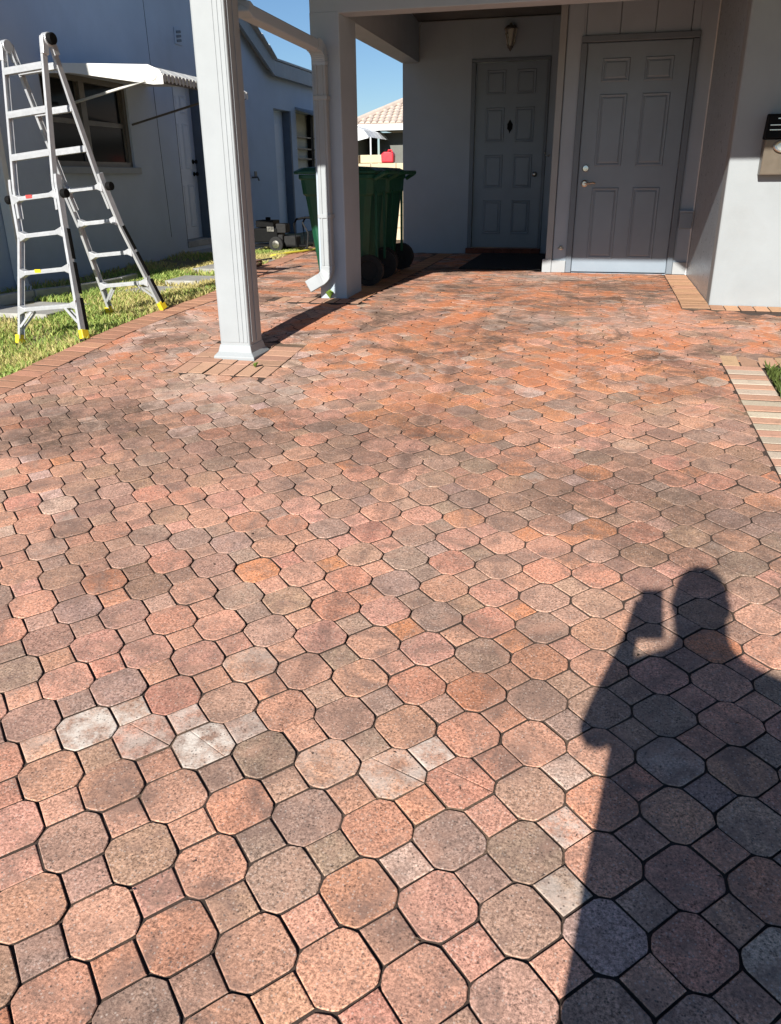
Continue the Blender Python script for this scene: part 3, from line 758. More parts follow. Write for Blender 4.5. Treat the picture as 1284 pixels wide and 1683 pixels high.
MB().sweep([(NX + .1, 13.95, 2.70), (NX + .1, 17.4, 2.70)], [(-.06, 0), (.06, 0), (.06, .03), (-.06, .03)]).build('drip_edge', M_TILEG, nh)
# wall vent and bracket
ve = MB().box(NX + .001, NX + .014, 10.80, 11.0, 2.53, 2.72).build('wall_vent', M_NWALL, nh, bevel=.004)
for k in range(3): MB().hexa([(NX + .0145, 10.84, 2.56 + k*.05), (NX + .022, 10.84, 2.555 + k*.05), (NX + .022, 10.96, 2.575 + k*.05), (NX + .0145, 10.96, 2.58 + k*.05), (NX + .0145, 10.84, 2.585 + k*.05), (NX + .022, 10.84, 2.58 + k*.05), (NX + .022, 10.96, 2.60 + k*.05), (NX + .0145, 10.96, 2.605 + k*.05)]).build('vent_louvre', M_NTRIM, ve)
tp = MB().tube([(NX, 13.0, .93), (NX + .10, 13.0, .93), (NX + .12, 13.0, .88)], .015, 8).build('wall_tap', M_BRONZE, nh)
MB().box(NX + .06, NX + .075, 12.96, 13.04, .945, 1.02).build('tap_handle', M_BRONZE, tp)
# double sash window
wf = MB()
y0, y1, z0, z1 = openings[0]
fr = .055
MB().box(NX - .11, NX - .03, y0, y0 + fr, z0, z1).build('window_frame', M_BRONZE, nh)
MB().box(NX - .11, NX - .03, y1 - fr, y1, z0, z1).build('window_frame', M_BRONZE, nh)
MB().box(NX - .11, NX - .03, y0 + fr, y1 - fr, z1 - fr, z1).build('window_frame', M_BRONZE, nh)
MB().box(NX - .11, NX - .03, y0 + fr, y1 - fr, z0, z0 + fr).build('window_frame', M_BRONZE, nh)
ym = 8.62
MB().box(NX - .11, NX - .035, ym - .05, ym + .05, z0 + fr, z1 - fr).build('mullion', M_BRONZE, nh)
for a, b in ((y0 + fr, ym - .05), (ym + .05, y1 - fr)):
    zm = 1.50
    MB().box(NX - .10, NX - .055, a, b, zm - .025, zm + .025).build('meeting_rail', M_BRONZE, nh)
    for c, d, xx in ((z0 + fr, zm - .025, -.07), (zm + .025, z1 - fr, -.085)):
        pn = MB().box(NX + xx, NX + xx + .005, a, b, c, d).build('pane', M_GLASS, nh)
        MB().box(NX + xx + .006, NX + xx + .02, b - .03, b, c, d).build('sash', M_BRONZE, pn)
MB().box(NX - .12, NX + .05, y0 - .06, y1 + .06, z0 - .075, z0 - .002).build('window_sill', M_NFASC, nh, bevel=.006)
# near door, six panels, deep reveal
def nb_door(y0, y1, z0, z1, hy):
    lf = MB().box(NX - .19, NX - .15, y0, y1, z0, z1).build('door', M_NDOOR, nh, bevel=.003, label='pale panelled side door set deep in the grey wall')
    w = (y1 - y0 - .26 - .10) / 2
    for a, b in ((.16, .72), (.92, 1.50), (1.62, 1.84)):
        for yy in (y0 + .13, y0 + .23 + w):
            p = MB(); X = NX - .15
            ring = lambda k, xx: [(xx, yy + k, z0 + a + k), (xx, yy + w - k, z0 + a + k), (xx, yy + w - k, z0 + b - k), (xx, yy + k, z0 + b - k)]
            vv = ring(0, X + .001) + ring(.012, X + .009) + ring(.024, X + .002) + ring(.04, X + .009)
            ff_ = [(r*4+k, r*4+(k+1) % 4, r*4+4+(k+1) % 4, r*4+4+k) for r in range(3) for k in range(4)] + [(12, 13, 14, 15)]
            p.add(vv, ff_).build('door_panel', M_NDOOR, lf)
    for z in (.98, 1.14):
        MB().lathe((NX - .149, hy, z), [(.03, 0), (.03, .008), (.012, .014), (.012, .03), (.027, .04), (.027, .06), (.012, .066)], 12, 'x').build('door_knob', M_BLACK, lf)
    for a, b in ((y0 - .03, y0 - .001), (y1 + .001, y1 + .03)): MB().box(NX - .2, NX - .005, a, b, z0, z1).build('door_jamb', M_NTRIM, nh)
nb_door(10.63, 11.37, .12, 2.10, 11.28)
MB().box(NX - .2, NX + .02, 10.6, 11.4, .03, .115).build('door_sill', M_CONC, nh, bevel=.006)
MB().box(NX + .02, NX + .9, 10.45, 12.3, -.5, -.02).build('door_slab', M_CONC, nh, bevel=.01)
l2 = MB().box(NX - .19, NX - .15, 14.13, 14.90, -.14, 2.0).build('door', M_NDOOR, nh, label='pale far door set deep in the grey wall')
MB().box(NX - .2, NX - .005, 14.87, 14.93, -.14, 2.0).build('door_jamb', M_NTRIM, nh)
for k in range(2): MB().box(NX - .149, NX - .14, 14.25, 14.78, .15 + k * .95, .85 + k * .95).build('door_panel', M_NDOOR, l2, bevel=.01)
# far window: reflection painted on a beige panel behind glazing bars, small hood
MB().box(NX - .14, NX - .12, 15.2, 16.58, 1.0, 2.02).build('painted_reflection', M_REFL, nh)  # beige panel carrying the reflection on the glass as plain colour
MB().box(NX - .10, NX - .03, 16.05, 16.2, 1.0, 2.02).build('window_mullion', M_BLACK, nh)
for z in (1.25, 1.42, 1.62): MB().box(NX - .09, NX - .03, 15.19, 16.58, z - .012, z + .012).build('glazing_bar', M_BRONZE, nh)
MB().box(NX - .10, NX - .02, 15.18, 15.23, 1.0, 2.02).build('window_frame', M_BRONZE, nh)
MB().prism([(0, 2.10), (.55, 1.92), (.55, 1.88), (0, 2.06)], lambda a, b: (NX + a, 15.15, b), lambda a, b: (NX + a, 16.7, b)).build('window_hood', M_NFASC, nh, bevel=.004)
# awning over the double window
aw = empty('window_awning', (NX, 8.8, 1.9), 'white aluminium awning with scalloped edge above the dark window', 'awning')
ax1 = -4.27
npan = 9
for k in range(npan):
    ya = 7.92 + k * .228; yb2 = ya + .222
    MB().prism([(NX + .002, 1.985), (NX + .7, 1.965), (ax1 - .12, 1.925), (ax1, 1.86), (ax1, 1.845), (ax1 - .02, 1.838), (ax1 - .022, 1.85), (ax1 - .13, 1.905), (NX + .7, 1.945), (NX + .002, 1.965)],
               lambda a, b: (a, ya, b + .0), lambda a, b: (a, yb2, b)).build('awning_panel', M_ALUW, aw, bevel=.004)
    for j in range(3):
        yc = ya + .037 + j * .074
        MB().prism([(-.024, 0), (.024, 0), (.024, -.05), (.014, -.07), (0, -.077), (-.014, -.07), (-.024, -.05)], lambda a, b: (ax1 + .001, yc + a, 1.86 + b), lambda a, b: (ax1 + .006, yc + a, 1.86 + b)).build('scallop', M_ALUW, aw)
MB().prism([(NX + .01, 2.0), (ax1 - .14, 1.94), (ax1 - .02, 1.89), (ax1 + .01, 1.84), (ax1 + .01, 1.765), (ax1 - .1, 1.765), (NX + .35, 1.895), (NX + .01, 1.905)], lambda a, b: (a, 7.905, b), lambda a, b: (a, 7.917, b)).build('end_panel', M_ALUW, aw, bevel=.003)
MB().box(ax1 - .06, ax1 - .03, 7.92, 9.96, 1.785, 1.805).build('front_rail', M_BRONZE, aw)
MB().lathe((ax1 - .10, 7.904, 1.85), [(.05, 0), (.05, -.006), (.045, -.008)], 20, 'y').build('end_cap', M_ALUW, aw)
a0 = at_x(122, 161, NX + .02)
MB().tube([(NX + .01, 8.36, 1.67), (-4.45, 7.895, 1.80)], .014, 8).build('support_arm', M_ALUW, aw)
MB().tube([(NX + .01, 9.50, 1.52), (-4.45, 9.45, 1.77)], .012, 8).build('support_arm', M_BRONZE, aw)

# gutter outlet of the neighbouring house at the picture's left edge
nd = empty('neighbour_downspout', (-5.3, 6.6, -.2), 'pale downspout foot at the left edge by the grey slab', 'downspout')
q0 = Vector((-5.05, 6.45, 0))
MB().sweep([(NX + .06, 6.98, 2.5), (NX + .06, 6.98, .02), (NX + .08, 6.98, -.06), (NX + .18, 6.96, -.14), (NX + .42, 6.93, -.20)], [(-.05, -.038), (.05, -.038), (.05, .038), (-.05, .038)], up=(0, -1, .05)).build('down_pipe', M_ALUW, nd, bevel=.008)

# ------------------------------------------------------------------ lawn items
def slab(x, y, pts, h=.045, label='', nm='stepping_stone', cat='paving slab', lift=.02):
    z = lawn(x, y) + lift
    return MB().prism(pts, lambda a, b: (x + a, y + b, z - h), lambda a, b: (x + a, y + b, z)).build(nm, M_CONC, bevel=.006, label=label, cat=cat)
slab(-4.75, 6.05, [(-.62, -.32), (.38, -.32), (.40, .30), (-.60, .34)], label='large grey concrete slab lying on the grass behind the ladder, at left edge', nm='concrete_slab', lift=.012)
slab(-4.25, 7.25, [(-.28, -.2), (.2, -.22), (.26, .18), (-.2, .24)], label='grey stepping stone between the rear ladder legs', lift=.03)
slab(-4.1, 8.0, [(-.3, -.25), (.3, -.22), (.28, .24), (-.32, .22)], label='grey stepping stone right behind the rear ladder foot', lift=.03)
slab(-4.35, 9.0, [(-.25, -.24), (.27, -.24), (.27, .26), (-.25, .24)], label='grey stepping stone in dry grass near the concrete door slab', lift=.03)
slab(-3.95, 9.35, [(-.22, -.2), (.22, -.2), (.22, .22), (-.22, .2)], label='grey stepping stone half hidden behind the metal post', lift=.03)
ed = empty('edging_kerb', (-4.9, 7.0, lawn(-4.9, 7)), 'curved grey concrete garden edging along the shaded wall', 'edging')
ep = [(-5.12, 6.05), (-5.02, 6.45), (-4.93, 6.85), (-4.88, 7.25), (-4.86, 7.62), (-4.88, 7.98)]
for (xa, ya), (xb_, yb_) in zip(ep, ep[1:]):
    n_ = Vector((yb_ - ya, xa - xb_)).normalized() * .035
    za = lawn(xa, ya) + .09; zb_ = lawn(xb_, yb_) + .09
    d_ = (Vector((xb_, yb_)) - Vector((xa, ya))) * .012
    xa += d_.x; ya += d_.y; xb_ -= d_.x; yb_ -= d_.y
    MB().hexa([(xa - n_.x, ya - n_.y, za - .2), (xa + n_.x, ya + n_.y, za - .2), (xb_ + n_.x, yb_ + n_.y, zb_ - .2), (xb_ - n_.x, yb_ - n_.y, zb_ - .2),
               (xa - n_.x, ya - n_.y, za), (xa + n_.x, ya + n_.y, za), (xb_ + n_.x, yb_ + n_.y, zb_), (xb_ - n_.x, yb_ - n_.y, zb_)]).build('edging_block', M_CONC, ed, bevel=.012)

# timber edging scraps beside the walkway behind the post
ts = empty('timber_edging', (-3.7, 8.3, 0), 'dark old timbers lying at the walkway edge behind the post', 'timber')
MB().bar((-3.82, 7.9, .01), (-3.86, 9.0, .02), .07, .05).build('timber', M_OLD, ts, bevel=.006)
MB().bar((-3.68, 7.75, .0), (-3.75, 8.75, .015), .06, .04).build('timber', M_OLD, ts, bevel=.006)

# grass blades --------------------------------------------------------
gv, gf, gc = [], [], []
def in_slab(x, y):
    for (cx, cy, rx, ry) in ((-4.86, 6.06, .5, .32), (-4.25, 7.25, .2, .18), (-4.1, 8.0, .28, .22), (-4.35, 9.0, .24, .23), (-3.95, 9.35, .2, .19), (-5.15, 11.4, .45, .95)):
        if abs(x - cx) < rx and abs(y - cy) < ry: return True
    return False
rnd = random.Random(3)
cnt = 0
while cnt < 62000:
    y = 2.6 + 8.8 * rnd.random() ** 1.25; e = edge_x(y) - .212
    x = e - (e + 5.58) * rnd.random()
    if in_slab(x, y): continue
    dens = noise.noise((x * 1.3, y * 1.3, 1.0))
    near_wall = max(0, min(1, (-4.75 - x) / .6))
    if rnd.random() < near_wall * .75 or rnd.random() < max(0, -dens + .08) * 1.5: cnt += 1; continue
    z = lawn(x, y); h = rnd.uniform(.028, .062) * (1 + .35 * dens); w = rnd.uniform(.0035, .0065) * (1 + .1 * max(0, y - 5))
    a = rnd.random() * 6.283; b_ = rnd.random() * 6.283; lean = rnd.uniform(.2, 1.1) * h
    wx, wy = math.cos(a) * w, math.sin(a) * w; lx, ly = math.cos(b_) * lean, math.sin(b_) * lean
    i0 = len(gv)
    gv += [(x - wx, y - wy, z - .004), (x + wx, y + wy, z - .004), (x + wx*.8 + lx*.4, y + wy*.8 + ly*.4, z + h*.6), (x - wx*.8 + lx*.4, y - wy*.8 + ly*.4, z + h*.6), (x + lx, y + ly, z + h)]
    gf += [(i0, i0+1, i0+2, i0+3), (i0+3, i0+2, i0+4)]
    dry = noise.noise((x * .9 + 5, y * .9, 4.0)) + rnd.uniform(-.35, .35) + (.25 if y > 7.2 else 0)
    if dry > .10: c_ = (.58, .50, .20)
    elif dry > -.20: c_ = (.42, .48, .13)
    else: c_ = (.25, .36, .08)
    f = rnd.uniform(.75, 1.2); gc += [(c_[0]*f, c_[1]*f, c_[2]*f, 1)] * 5
    cnt += 1
# a few tufts in the bed right of the brick strip
for k in range(9000):
    y = 4.93 - 6.4 * rnd.random() ** 1.3; x = .98 + .034 * (4.93 - y) + 2.4 * rnd.random() ** 1.4; z = g(x, y) - .015
    h = rnd.uniform(.03, .075); a = rnd.random() * 6.283; b_ = rnd.random() * 6.283; w = .005
    i0 = len(gv); wx, wy = math.cos(a)*w, math.sin(a)*w; lx, ly = math.cos(b_)*h*.7, math.sin(b_)*h*.7
    gv += [(x-wx, y-wy, z-.004), (x+wx, y+wy, z-.004), (x+wx+lx*.4, y+wy+ly*.4, z+h*.6), (x-wx+lx*.4, y-wy+ly*.4, z+h*.6), (x+lx, y+ly, z+h)]
    gf += [(i0, i0+1, i0+2, i0+3), (i0+3, i0+2, i0+4)]; f = rnd.uniform(.6, 1.1); gc += [(.13*f, .17*f, .04*f, 1)] * 5
me = bpy.data.meshes.new('grass'); me.from_pydata(gv, [], gf); me.update()
ca = me.color_attributes.new('Col', 'FLOAT_COLOR', 'POINT'); ca.data.foreach_set('color', [k for c_ in gc for k in c_])
me.materials.append(M_GRASS)
o = bpy.data.objects.new('grass', me); C.objects.link(o)
tag(o, 'short coarse lawn grass with dry patches', 'grass', kind='stuff')

# ------------------------------------------------------------------ ladder
A = Vector((-4.04, 4.98, -.176)); B = Vector((-3.446, 4.868, -.102)); Cc = Vector((-3.825, 5.82, -.089)); D = Vector((-3.317, 5.733, -.027))
HR = Vector((-3.68, 5.32, 1.775)); HL = Vector((-4.05, 5.38, 1.755))
lad = empty('folding_ladder', (-3.66, 5.35, -.1), 'aluminium folding ladder with yellow feet standing on the lawn', 'ladder')
fn = (A + B) * .5 - (HL + HR) * .5
pF = (HL + HR) * .5; nF = ((HR - HL) + (B - A)).cross(fn).normalized()
bn = (Cc + D) * .5 - (HL + HR) * .5; nB = ((HR - HL) + (D - Cc)).cross(bn).normalized()
def fp(x, y): return on_plane(x, y, pF, nF)
def rp(x, y): return on_plane(x, y, pF, nB)
def rail(path, face_n, inward, parent, nm='rail', mat=M_ALU, w=.020, d=.040):
    """C-shaped rail: web plus two flanges"""
    r = MB()
    for a, b in zip(path, path[1:]):
        a = Vector(a); b = Vector(b); dr = (b - a).normalized(); nn = (face_n - dr * face_n.dot(dr)).normalized(); si = dr.cross(nn).normalized()
        if si.dot(inward) < 0: si = -si
        ww = .004
        for o1, o2, x0, x1 in ((-d/2, d/2, 0, ww), (-d/2, -d/2 + ww, ww, w), (d/2 - ww, d/2, ww, w)):
            r.hexa([a + nn*o1 + si*x0, a + nn*o1 + si*x1, a + nn*o2 + si*x1, a + nn*o2 + si*x0, b + nn*o1 + si*x0, b + nn*o1 + si*x1, b + nn*o2 + si*x1, b + nn*o2 + si*x0])
    return r.build(nm, mat, parent)
def lerp(a, b, t): return a + (b - a) * t
u = (HR - HL).normalized()
nFf = nF if nF.y < 0 else -nF      # faces the viewer
nBf = nB if nB.y > 0 else -nB
fl_path = [HL + nFf*.03, fp(24, 312), fp(38, 392), A + Vector((0, 0, .03))]
fr_path = [HR + nFf*.03, fp(92, 303), fp(103, 372), B + Vector((0, 0, .03))]
rl_path = [HL + nBf*.03, rp(104, 300), rp(137, 377), Cc + Vector((0, 0, .03))]
rr_path = [HR + nBf*.03, rp(166, 300), rp(194, 368), D + Vector((0, 0, .03))]
for pth, inn, nn in ((fl_path, u, nFf), (fr_path, -u, nFf), (rl_path, u, nBf), (rr_path, -u, nBf)):
    # inner fly section (top) and outer base section (bottom)
    rail([pth[0], pth[1]] + [lerp(pth[1], pth[2], .6)], nn, inn, lad, 'fly_rail')
    outw = -inn * .030
    rail([lerp(pth[0], pth[1], .93) + outw, pth[1] + outw, pth[2] + outw, pth[3] + outw*.4], nn, inn, lad, 'base_rail', d=.046, w=.022)
# dark printed strip on the outside of the right rails
for pth, nn in ((fr_path, nFf), (rr_path, nBf)):
    for t0, t1 in ((.02, .30), (.33, .62), (.66, .96)):
        a = lerp(pth[2], pth[3], t0) + u*.045; b = lerp(pth[2], pth[3], t1) + u*.045
        MB().bar(a - nn*.004, b - nn*.004, .003, .030, up=nn).build('rail_label', M_BLACK, lad)
def rung(a, b, nm='rung', h=.030, d=.05, gus=True):
    r = MB(); a = Vector(a); b = Vector(b); dr = (b - a).normalized()
    up = Vector((0, 0, 1)); sd = dr.cross(up).normalized(); up = sd.cross(dr)
    prof = [(-d/2, -h/2), (d/2, -h/2), (d/2, h*.2), (d*.42, h*.2), (d*.42, h/2), (d*.2, h*.38), (-d*.2, h*.38), (-d*.42, h/2), (-d*.42, h*.2), (-d/2, h*.2)]
    r.sweep([a, b], prof)
    o_ = r.build(nm, M_ALU, lad)
    return o_
def along(pth, ts):
    seg = [(pth[i], pth[i+1], (pth[i+1]-pth[i]).length) for i in range(len(pth)-1)]; L = sum(s_[2] for s_ in seg); out = []
    for t in ts:
        d_ = t * L
        for a, b, l in seg:
            if d_ <= l + 1e-6: out.append(lerp(a, b, d_/l)); break
            d_ -= l
    return out
TS = [.085, .225, .365, .505, .635, .765, .895]
lock = []
for lp, rp_, nn in ((fl_path, fr_path, nFf), (rl_path, rr_path, nBf)):
    for i, (a, b) in enumerate(zip(along(lp, TS), along(rp_, TS))):
        w_ = (b - a).normalized() * .012
        if i >= 3: a = a - u * .02; b = b + u * .02
        rg = rung(a + w_, b - w_, h=.042 if i < 3 else .028)
        if i >= 3:
            for e_, s_ in ((a, 1), (b, -1)):
                MB().hexa([e_ + u*s_*.012 + Vector((0, -.03, -.035)), e_ + u*s_*.075 + Vector((0, -.03, -.010)), e_ + u*s_*.075 + Vector((0, .03, -.010)), e_ + u*s_*.012 + Vector((0, .03, -.035)),
                           e_ + u*s_*.012 + Vector((0, -.03, .035)), e_ + u*s_*.075 + Vector((0, -.03, .012)), e_ + u*s_*.075 + Vector((0, .03, .012)), e_ + u*s_*.012 + Vector((0, .03, .035))]).build('rung_bracket', M_ALU, rg, bevel=.004)
        if nn is nFf and i in (3, 5):
            c = lerp(a, b, .40); MB().bar(c + nn*.0275 - u*.028, c + nn*.0275 + u*.028, .003, .022, up=(0, 0, 1)).build('sticker', M_REDST if i == 3 else M_YEL, rg)
        if i == 3:
            for e_, s_ in ((a, -1), (b, 1)):
                c = e_ + u * s_ * .035
                kb = MB().tube([c - u*s_*.01, c + u*s_*.03], .030, 14, up=nn).build('lock_knob', M_BLACK, lad, bevel=.004)
        if i == 6:
            for e_, s_, ft_ in ((a, 1, lp[3]), (b, -1, rp_[3])):
                for off in (-.018, .018):
                    MB().bar(ft_ + (e_ - ft_) * .40 + u*s_*.015 + nn*off, e_ + u * s_ * .13 + nn*off - Vector((0, 0, .012)), .018, .005, up=nn).build('brace', M_ALU, lad)
# hinges
for H_, s_ in ((HL, -1), (HR, 1)):
    hg = MB().tube([H_ - u*.022, H_ + u*.022], .042, 20, up=(0, 0, 1)).build('hinge', M_ALU, lad, bevel=.004)
    MB().tube([H_ + u*s_*.022, H_ + u*s_*.055], .036, 18, up=(0, 0, 1)).build('hinge_cap', M_BLACK, hg, bevel=.006)
    for nn, pp_ in ((nFf, (fl_path if s_ < 0 else fr_path)), (nBf, (rl_path if s_ < 0 else rr_path))):
        d_ = (pp_[1] - pp_[0]).normalized()
        MB().bar(pp_[0] - d_*.01, pp_[0] + d_*.10, .03, .05, up=nn).build('hinge_arm', M_ALU, hg, bevel=.004)
for pth, nn in ((fl_path, nFf), (fr_path, nFf), (rl_path, nBf), (rr_path, nBf)):
    d_ = (pth[2] - pth[3]).normalized(); s_ = u * (-.012 if pth in (fl_path, rl_path) else .012)
    f_ = MB().bar(pth[3] + s_ - d_*.035, pth[3] + s_ + d_*.030, .036, .064, up=nn).build('foot', M_YEL, lad, bevel=.006)
    MB().bar(pth[3] + s_ - d_*.048, pth[3] + s_ - d_*.034, .040, .068, up=nn).build('foot_pad', M_RUBBER, f_, bevel=.004)

# ------------------------------------------------------------------ wheelie bins
def bin_(x, y, label, yaw=0):
    t = empty('wheelie_bin', (x, y, 0), label, 'bin', 'green wheelie bins behind the column')
    b = MB()
    levels = [(.05, .46, .44), (.30, .51, .48), (.76, .61, .56), (.78, .65, .58), (.90, .67, .60), (.905, .70, .62), (.94, .70, .62)]
    def rr(w, d, z, off):
        c = .05; P_ = []
        for sx, sy in ((1, 1), (-1, 1), (-1, -1), (1, -1)):
            cs = [(sx*(w/2 - c), sy*d/2), (sx*w/2, sy*(d/2 - c))]
            if sx*sy > 0: cs = cs[::-1]
            P_ += [(p + off, q, z) for p, q in cs]
        return P_
    n = 8; v = []; f = []
    for (z, w, d) in levels: v += rr(w, d, z, -.02 * z)
    for r in range(len(levels) - 1):
        for k in range(n): f.append((r*n+k, r*n+(k+1) % n, (r+1)*n+(k+1) % n, (r+1)*n+k))
    f.append(tuple(reversed(range(n)))); f.append(tuple((len(levels)-1)*n+k for k in range(n)))
    R = Matrix.Rotation(yaw, 3, 'Z')
    def put(mb_, nm, mat, par, **k):
        mb_.v = [tuple(R @ Vector(p) + Vector((x, y, 0))) for p in mb_.v]; return mb_.build(nm, mat, par, **k)
    bd = put(b.add(v, f), 'bin_body', M_GREEN, t, bevel=.008)
    l = MB(); lv_ = [(.944, .74, .65), (.968, .74, .65), (.998, .62, .56), (1.005, .4, .4)]
    v = []; f = []
    for (z, w, d) in lv_: v += rr(w, d, z, -.035)
    for r in range(len(lv_) - 1):
        for k in range(n): f.append((r*n+k, r*n+(k+1) % n, (r+1)*n+(k+1) % n, (r+1)*n+k))
    f.append(tuple(reversed(range(n)))); f.append(tuple((len(lv_)-1)*n+k for k in range(n)))
    put(l.add(v, f), 'lid', M_GREEN, t, bevel=.006)
    put(MB().tube([(.33, -.28, .90), (.42, -.27, .95), (.435, -.23, .955), (.435, .23, .955), (.42, .27, .95), (.33, .28, .90)], .019, 10), 'handle', M_GREEN, t)
    for s_ in (-1, 1):
        put(MB().lathe((.27, s_*.29, .135), [(.135, -.03), (.135, .03), (.09, .034), (.085, .02), (.02, .022)] if s_ > 0 else [(.02, -.022), (.085, -.02), (.09, -.034), (.135, -.03), (.135, .03)], 20, 'y'), 'wheel', M_RUBBER, t)
    put(MB().tube([(.27, -.3, .135), (.27, .3, .135)], .014, 8), 'axle', M_STEEL, t)
    for yy in (-.16, .16): put(MB().box(.305, .325, yy - .012, yy + .012, .2, .8), 'body_rib', M_GREEN, bd)
    return t
bin_(-2.31, 7.50, 'dark green wheelie bin directly behind the column, its left side catching sun', .03)
bin_(-2.36, 8.38, 'dark green wheelie bin farther back, half hidden right of the column', -.05)

# ------------------------------------------------------------------ portable pressure washer
pwm = empty('pressure_washer', (-4.2, 10.75, 0), 'black engine-driven machine on wheels with tubular handle by the far wall', 'machine')
gz = lawn(-4.2, 10.8) + .02
def bb(nm, x0, x1, y0, y1, z0, z1, m=M_BLACK, bv=.012, par=None): return MB().box(x0, x1, y0, y1, gz + z0, gz + z1).build(nm, m, par or pwm, bevel=bv)
eng = bb('engine', -4.62, -4.28, 10.65, 10.95, .12, .30)
bb('fuel_tank', -4.60, -4.34, 10.68, 10.92, .31, .40)
MB().lathe((-4.46, 10.8, gz + .40), [(.035, 0), (.035, .03), (.03, .036)], 14).build('fuel_cap', M_BLACK, pwm)
bb('air_filter', -4.30, -4.16, 10.66, 10.84, .24, .36, M_RUBBER)
bb('engine_plate', -4.42, -4.32, 10.635, 10.648, .26, .32, M_STEEL, .002, eng)
bb('recoil_cover', -4.27, -4.2, 10.638, 10.7, .14, .22, M_RUBBER)
bb('pump', -4.2, -4.02, 10.68, 10.86, .08, .20, M_RUBBER)
bb('base_frame', -4.66, -3.86, 10.68, 10.92, .06, .09)
for yy in (10.62, 10.96): MB().tube([(-4.0, yy, gz + .07), (-4.02, yy, gz + .36), (-3.98, yy, gz + .42), (-3.86, yy, gz + .44), (-3.70, yy, gz + .44)], .014, 8).build('frame_tube', M_BLACK, pwm)
MB().tube([(-3.70, 10.62, gz + .44), (-3.70, 10.96, gz + .44)], .014, 8).build('handle', M_BLACK, pwm)
for yy in (10.60, 10.98):
    w_ = MB().lathe((-4.28, yy, gz + .10), [(.10, -.025), (.10, .025)], 18, 'y').build('wheel', M_RUBBER, pwm, bevel=.008)
    MB().lathe((-4.28, yy - .027, gz + .10), [(.055, 0), (.05, -.006), (.02, -.009)], 14, 'y').build('wheel_hub', M_STEEL, w_)
MB().tube([(-3.9, 10.62, gz + .38), (-3.80, 10.55, gz + .25), (-3.80, 10.5, gz + .08), (-3.86, 10.45, gz + .02)], .01, 7).build('supply_hose', M_RUBBER, pwm)
MB().lathe((-3.6, 11.5, gz + .28), [(.14, -.06), (.14, .06), (.10, .065)], 18, 'y').build('hose_reel', M_CONC, label='pale round hose reel behind the black machine', cat='hose reel')
hp = [(-4.02, 9.75), (-3.98, 9.95), (-3.92, 10.15), (-3.84, 10.35), (-3.80, 10.6), (-3.70, 10.85)]
MB().tube([(a, b, lawn(a, b) + .045) for a, b in hp], .015, 8).build('garden_hose', M_HOSE, smooth=True, label='yellow hose on the grass in front of the black machine', cat='hose')
hq = [(-3.90, 8.9), (-3.97, 9.0), (-4.0, 9.12), (-3.93, 9.25), (-3.82, 9.3)]
MB().tube([(a, b, lawn(a, b) + .05) for a, b in hq], .011, 8).build('black_hose', M_RUBBER, smooth=True, label='short black hose curled over a stepping stone left of the post', cat='hose')

# ------------------------------------------------------------------ background
bw = empty('cream_wall', (-3.4, 13.1, 0), 'low cream block wall behind the wheelie bins', 'wall')
for r in range(6):
    for k in range(6):
        x0 = -4.2 + k * .405 + (.2 if r % 2 else 0); top = .19 * (r + 1) - .02
        MB().box(x0, x0 + .398, 13.0, 13.19, .19*r - .02, top - .007).build('block', M_CREAM, bw, bevel=.006)
for x0, x1 in ((-4.2, -3.80), (-3.77, -3.40)): MB().box(x0, x1, 13.02, 13.17, 1.12, 1.235).build('cap_block', M_CREAM, bw, bevel=.006)
gcn = empty('fuel_can', (-3.33, 13.08, 1.12), 'red plastic fuel can on top of the cream wall', 'fuel can')
MB().prism([(-.095, 0), (.095, 0), (.10, .12), (.07, .155), (-.06, .155), (-.10, .12)], lambda a, b: (-3.335 + a, 13.0, 1.121 + b), lambda a, b: (-3.335 + a, 13.15, 1.121 + b)).build('can_body', M_RED, gcn, bevel=.02)
MB().lathe((-3.37, 13.07, 1.275), [(.03, 0), (.03, .03), (.024, .034)], 12).build('can_cap', M_BLACK, gcn)
MB().tube([(-3.34, 13.07, 1.272), (-3.33, 13.07, 1.30), (-3.28, 13.07, 1.30), (-3.265, 13.07, 1.265)], .010, 8).build('can_handle', M_RED, gcn)

fh = empty('tile_roofed_house', (-4, 26, 0), 'distant house with pink tiled hip roof and white fascia', 'house')
MB().box(-6.0, 6, 22.6, 30, -.5, 2.0).build('wall', M_FARW, fh)
MB().box(-6.55, 6.5, 21.96, 22.02, 2.03, 2.18).build('fascia', M_WHITE, fh)
MB().box(-6.5, 6.5, 22.02, 22.6, 2.03, 2.06).build('soffit', M_FARW, fh)
# hip roof: front plane, and courses of tiles proud of it
ez, rz_, ey, ry_ = 2.18, 2.95, 21.95, 24.3
rl, rr_ = -5.75, 5.75
rb = MB().add([(-6.6, ey, ez), (6.6, ey, ez), (rr_ - .3, ry_, rz_), (rl + .3, ry_, rz_), (-6.6, 29, ez), (6.6, 29, ez)], [(0, 1, 2, 3), (0, 3, 4), (1, 5, 2), (3, 2, 5, 4), (0, 4, 5, 1)]).build('roof', M_TILE, fh)
nrow = 9
tile_me = None
for r in range(nrow):
    t = (r + .1) / nrow; yy = ey + (ry_ - ey) * t; zz = ez + (rz_ - ez) * t
    xl = -6.6 + (rl + .3 + 6.6) * t
    x = xl + .12
    while x < -4.6:
        if tile_me is None:
            mbt = MB().sweep([(0, 0, .0), (0, .28, .075)], [(.07*math.cos(a_), .05*math.sin(a_) + .012) for a_ in [math.pi*j/5 for j in range(6)]])
            tile_me = mbt.mesh('roof_tile'); tile_me.materials.append(M_TILE)
        o_ = bpy.data.objects.new('roof_tile', tile_me); C.objects.link(o_); o_.parent = rb
        o_.matrix_parent_inverse = Matrix.Identity(4); o_.location = (x - fh.location.x * 0, yy, zz)
        rb_off = fh.location; x += .165
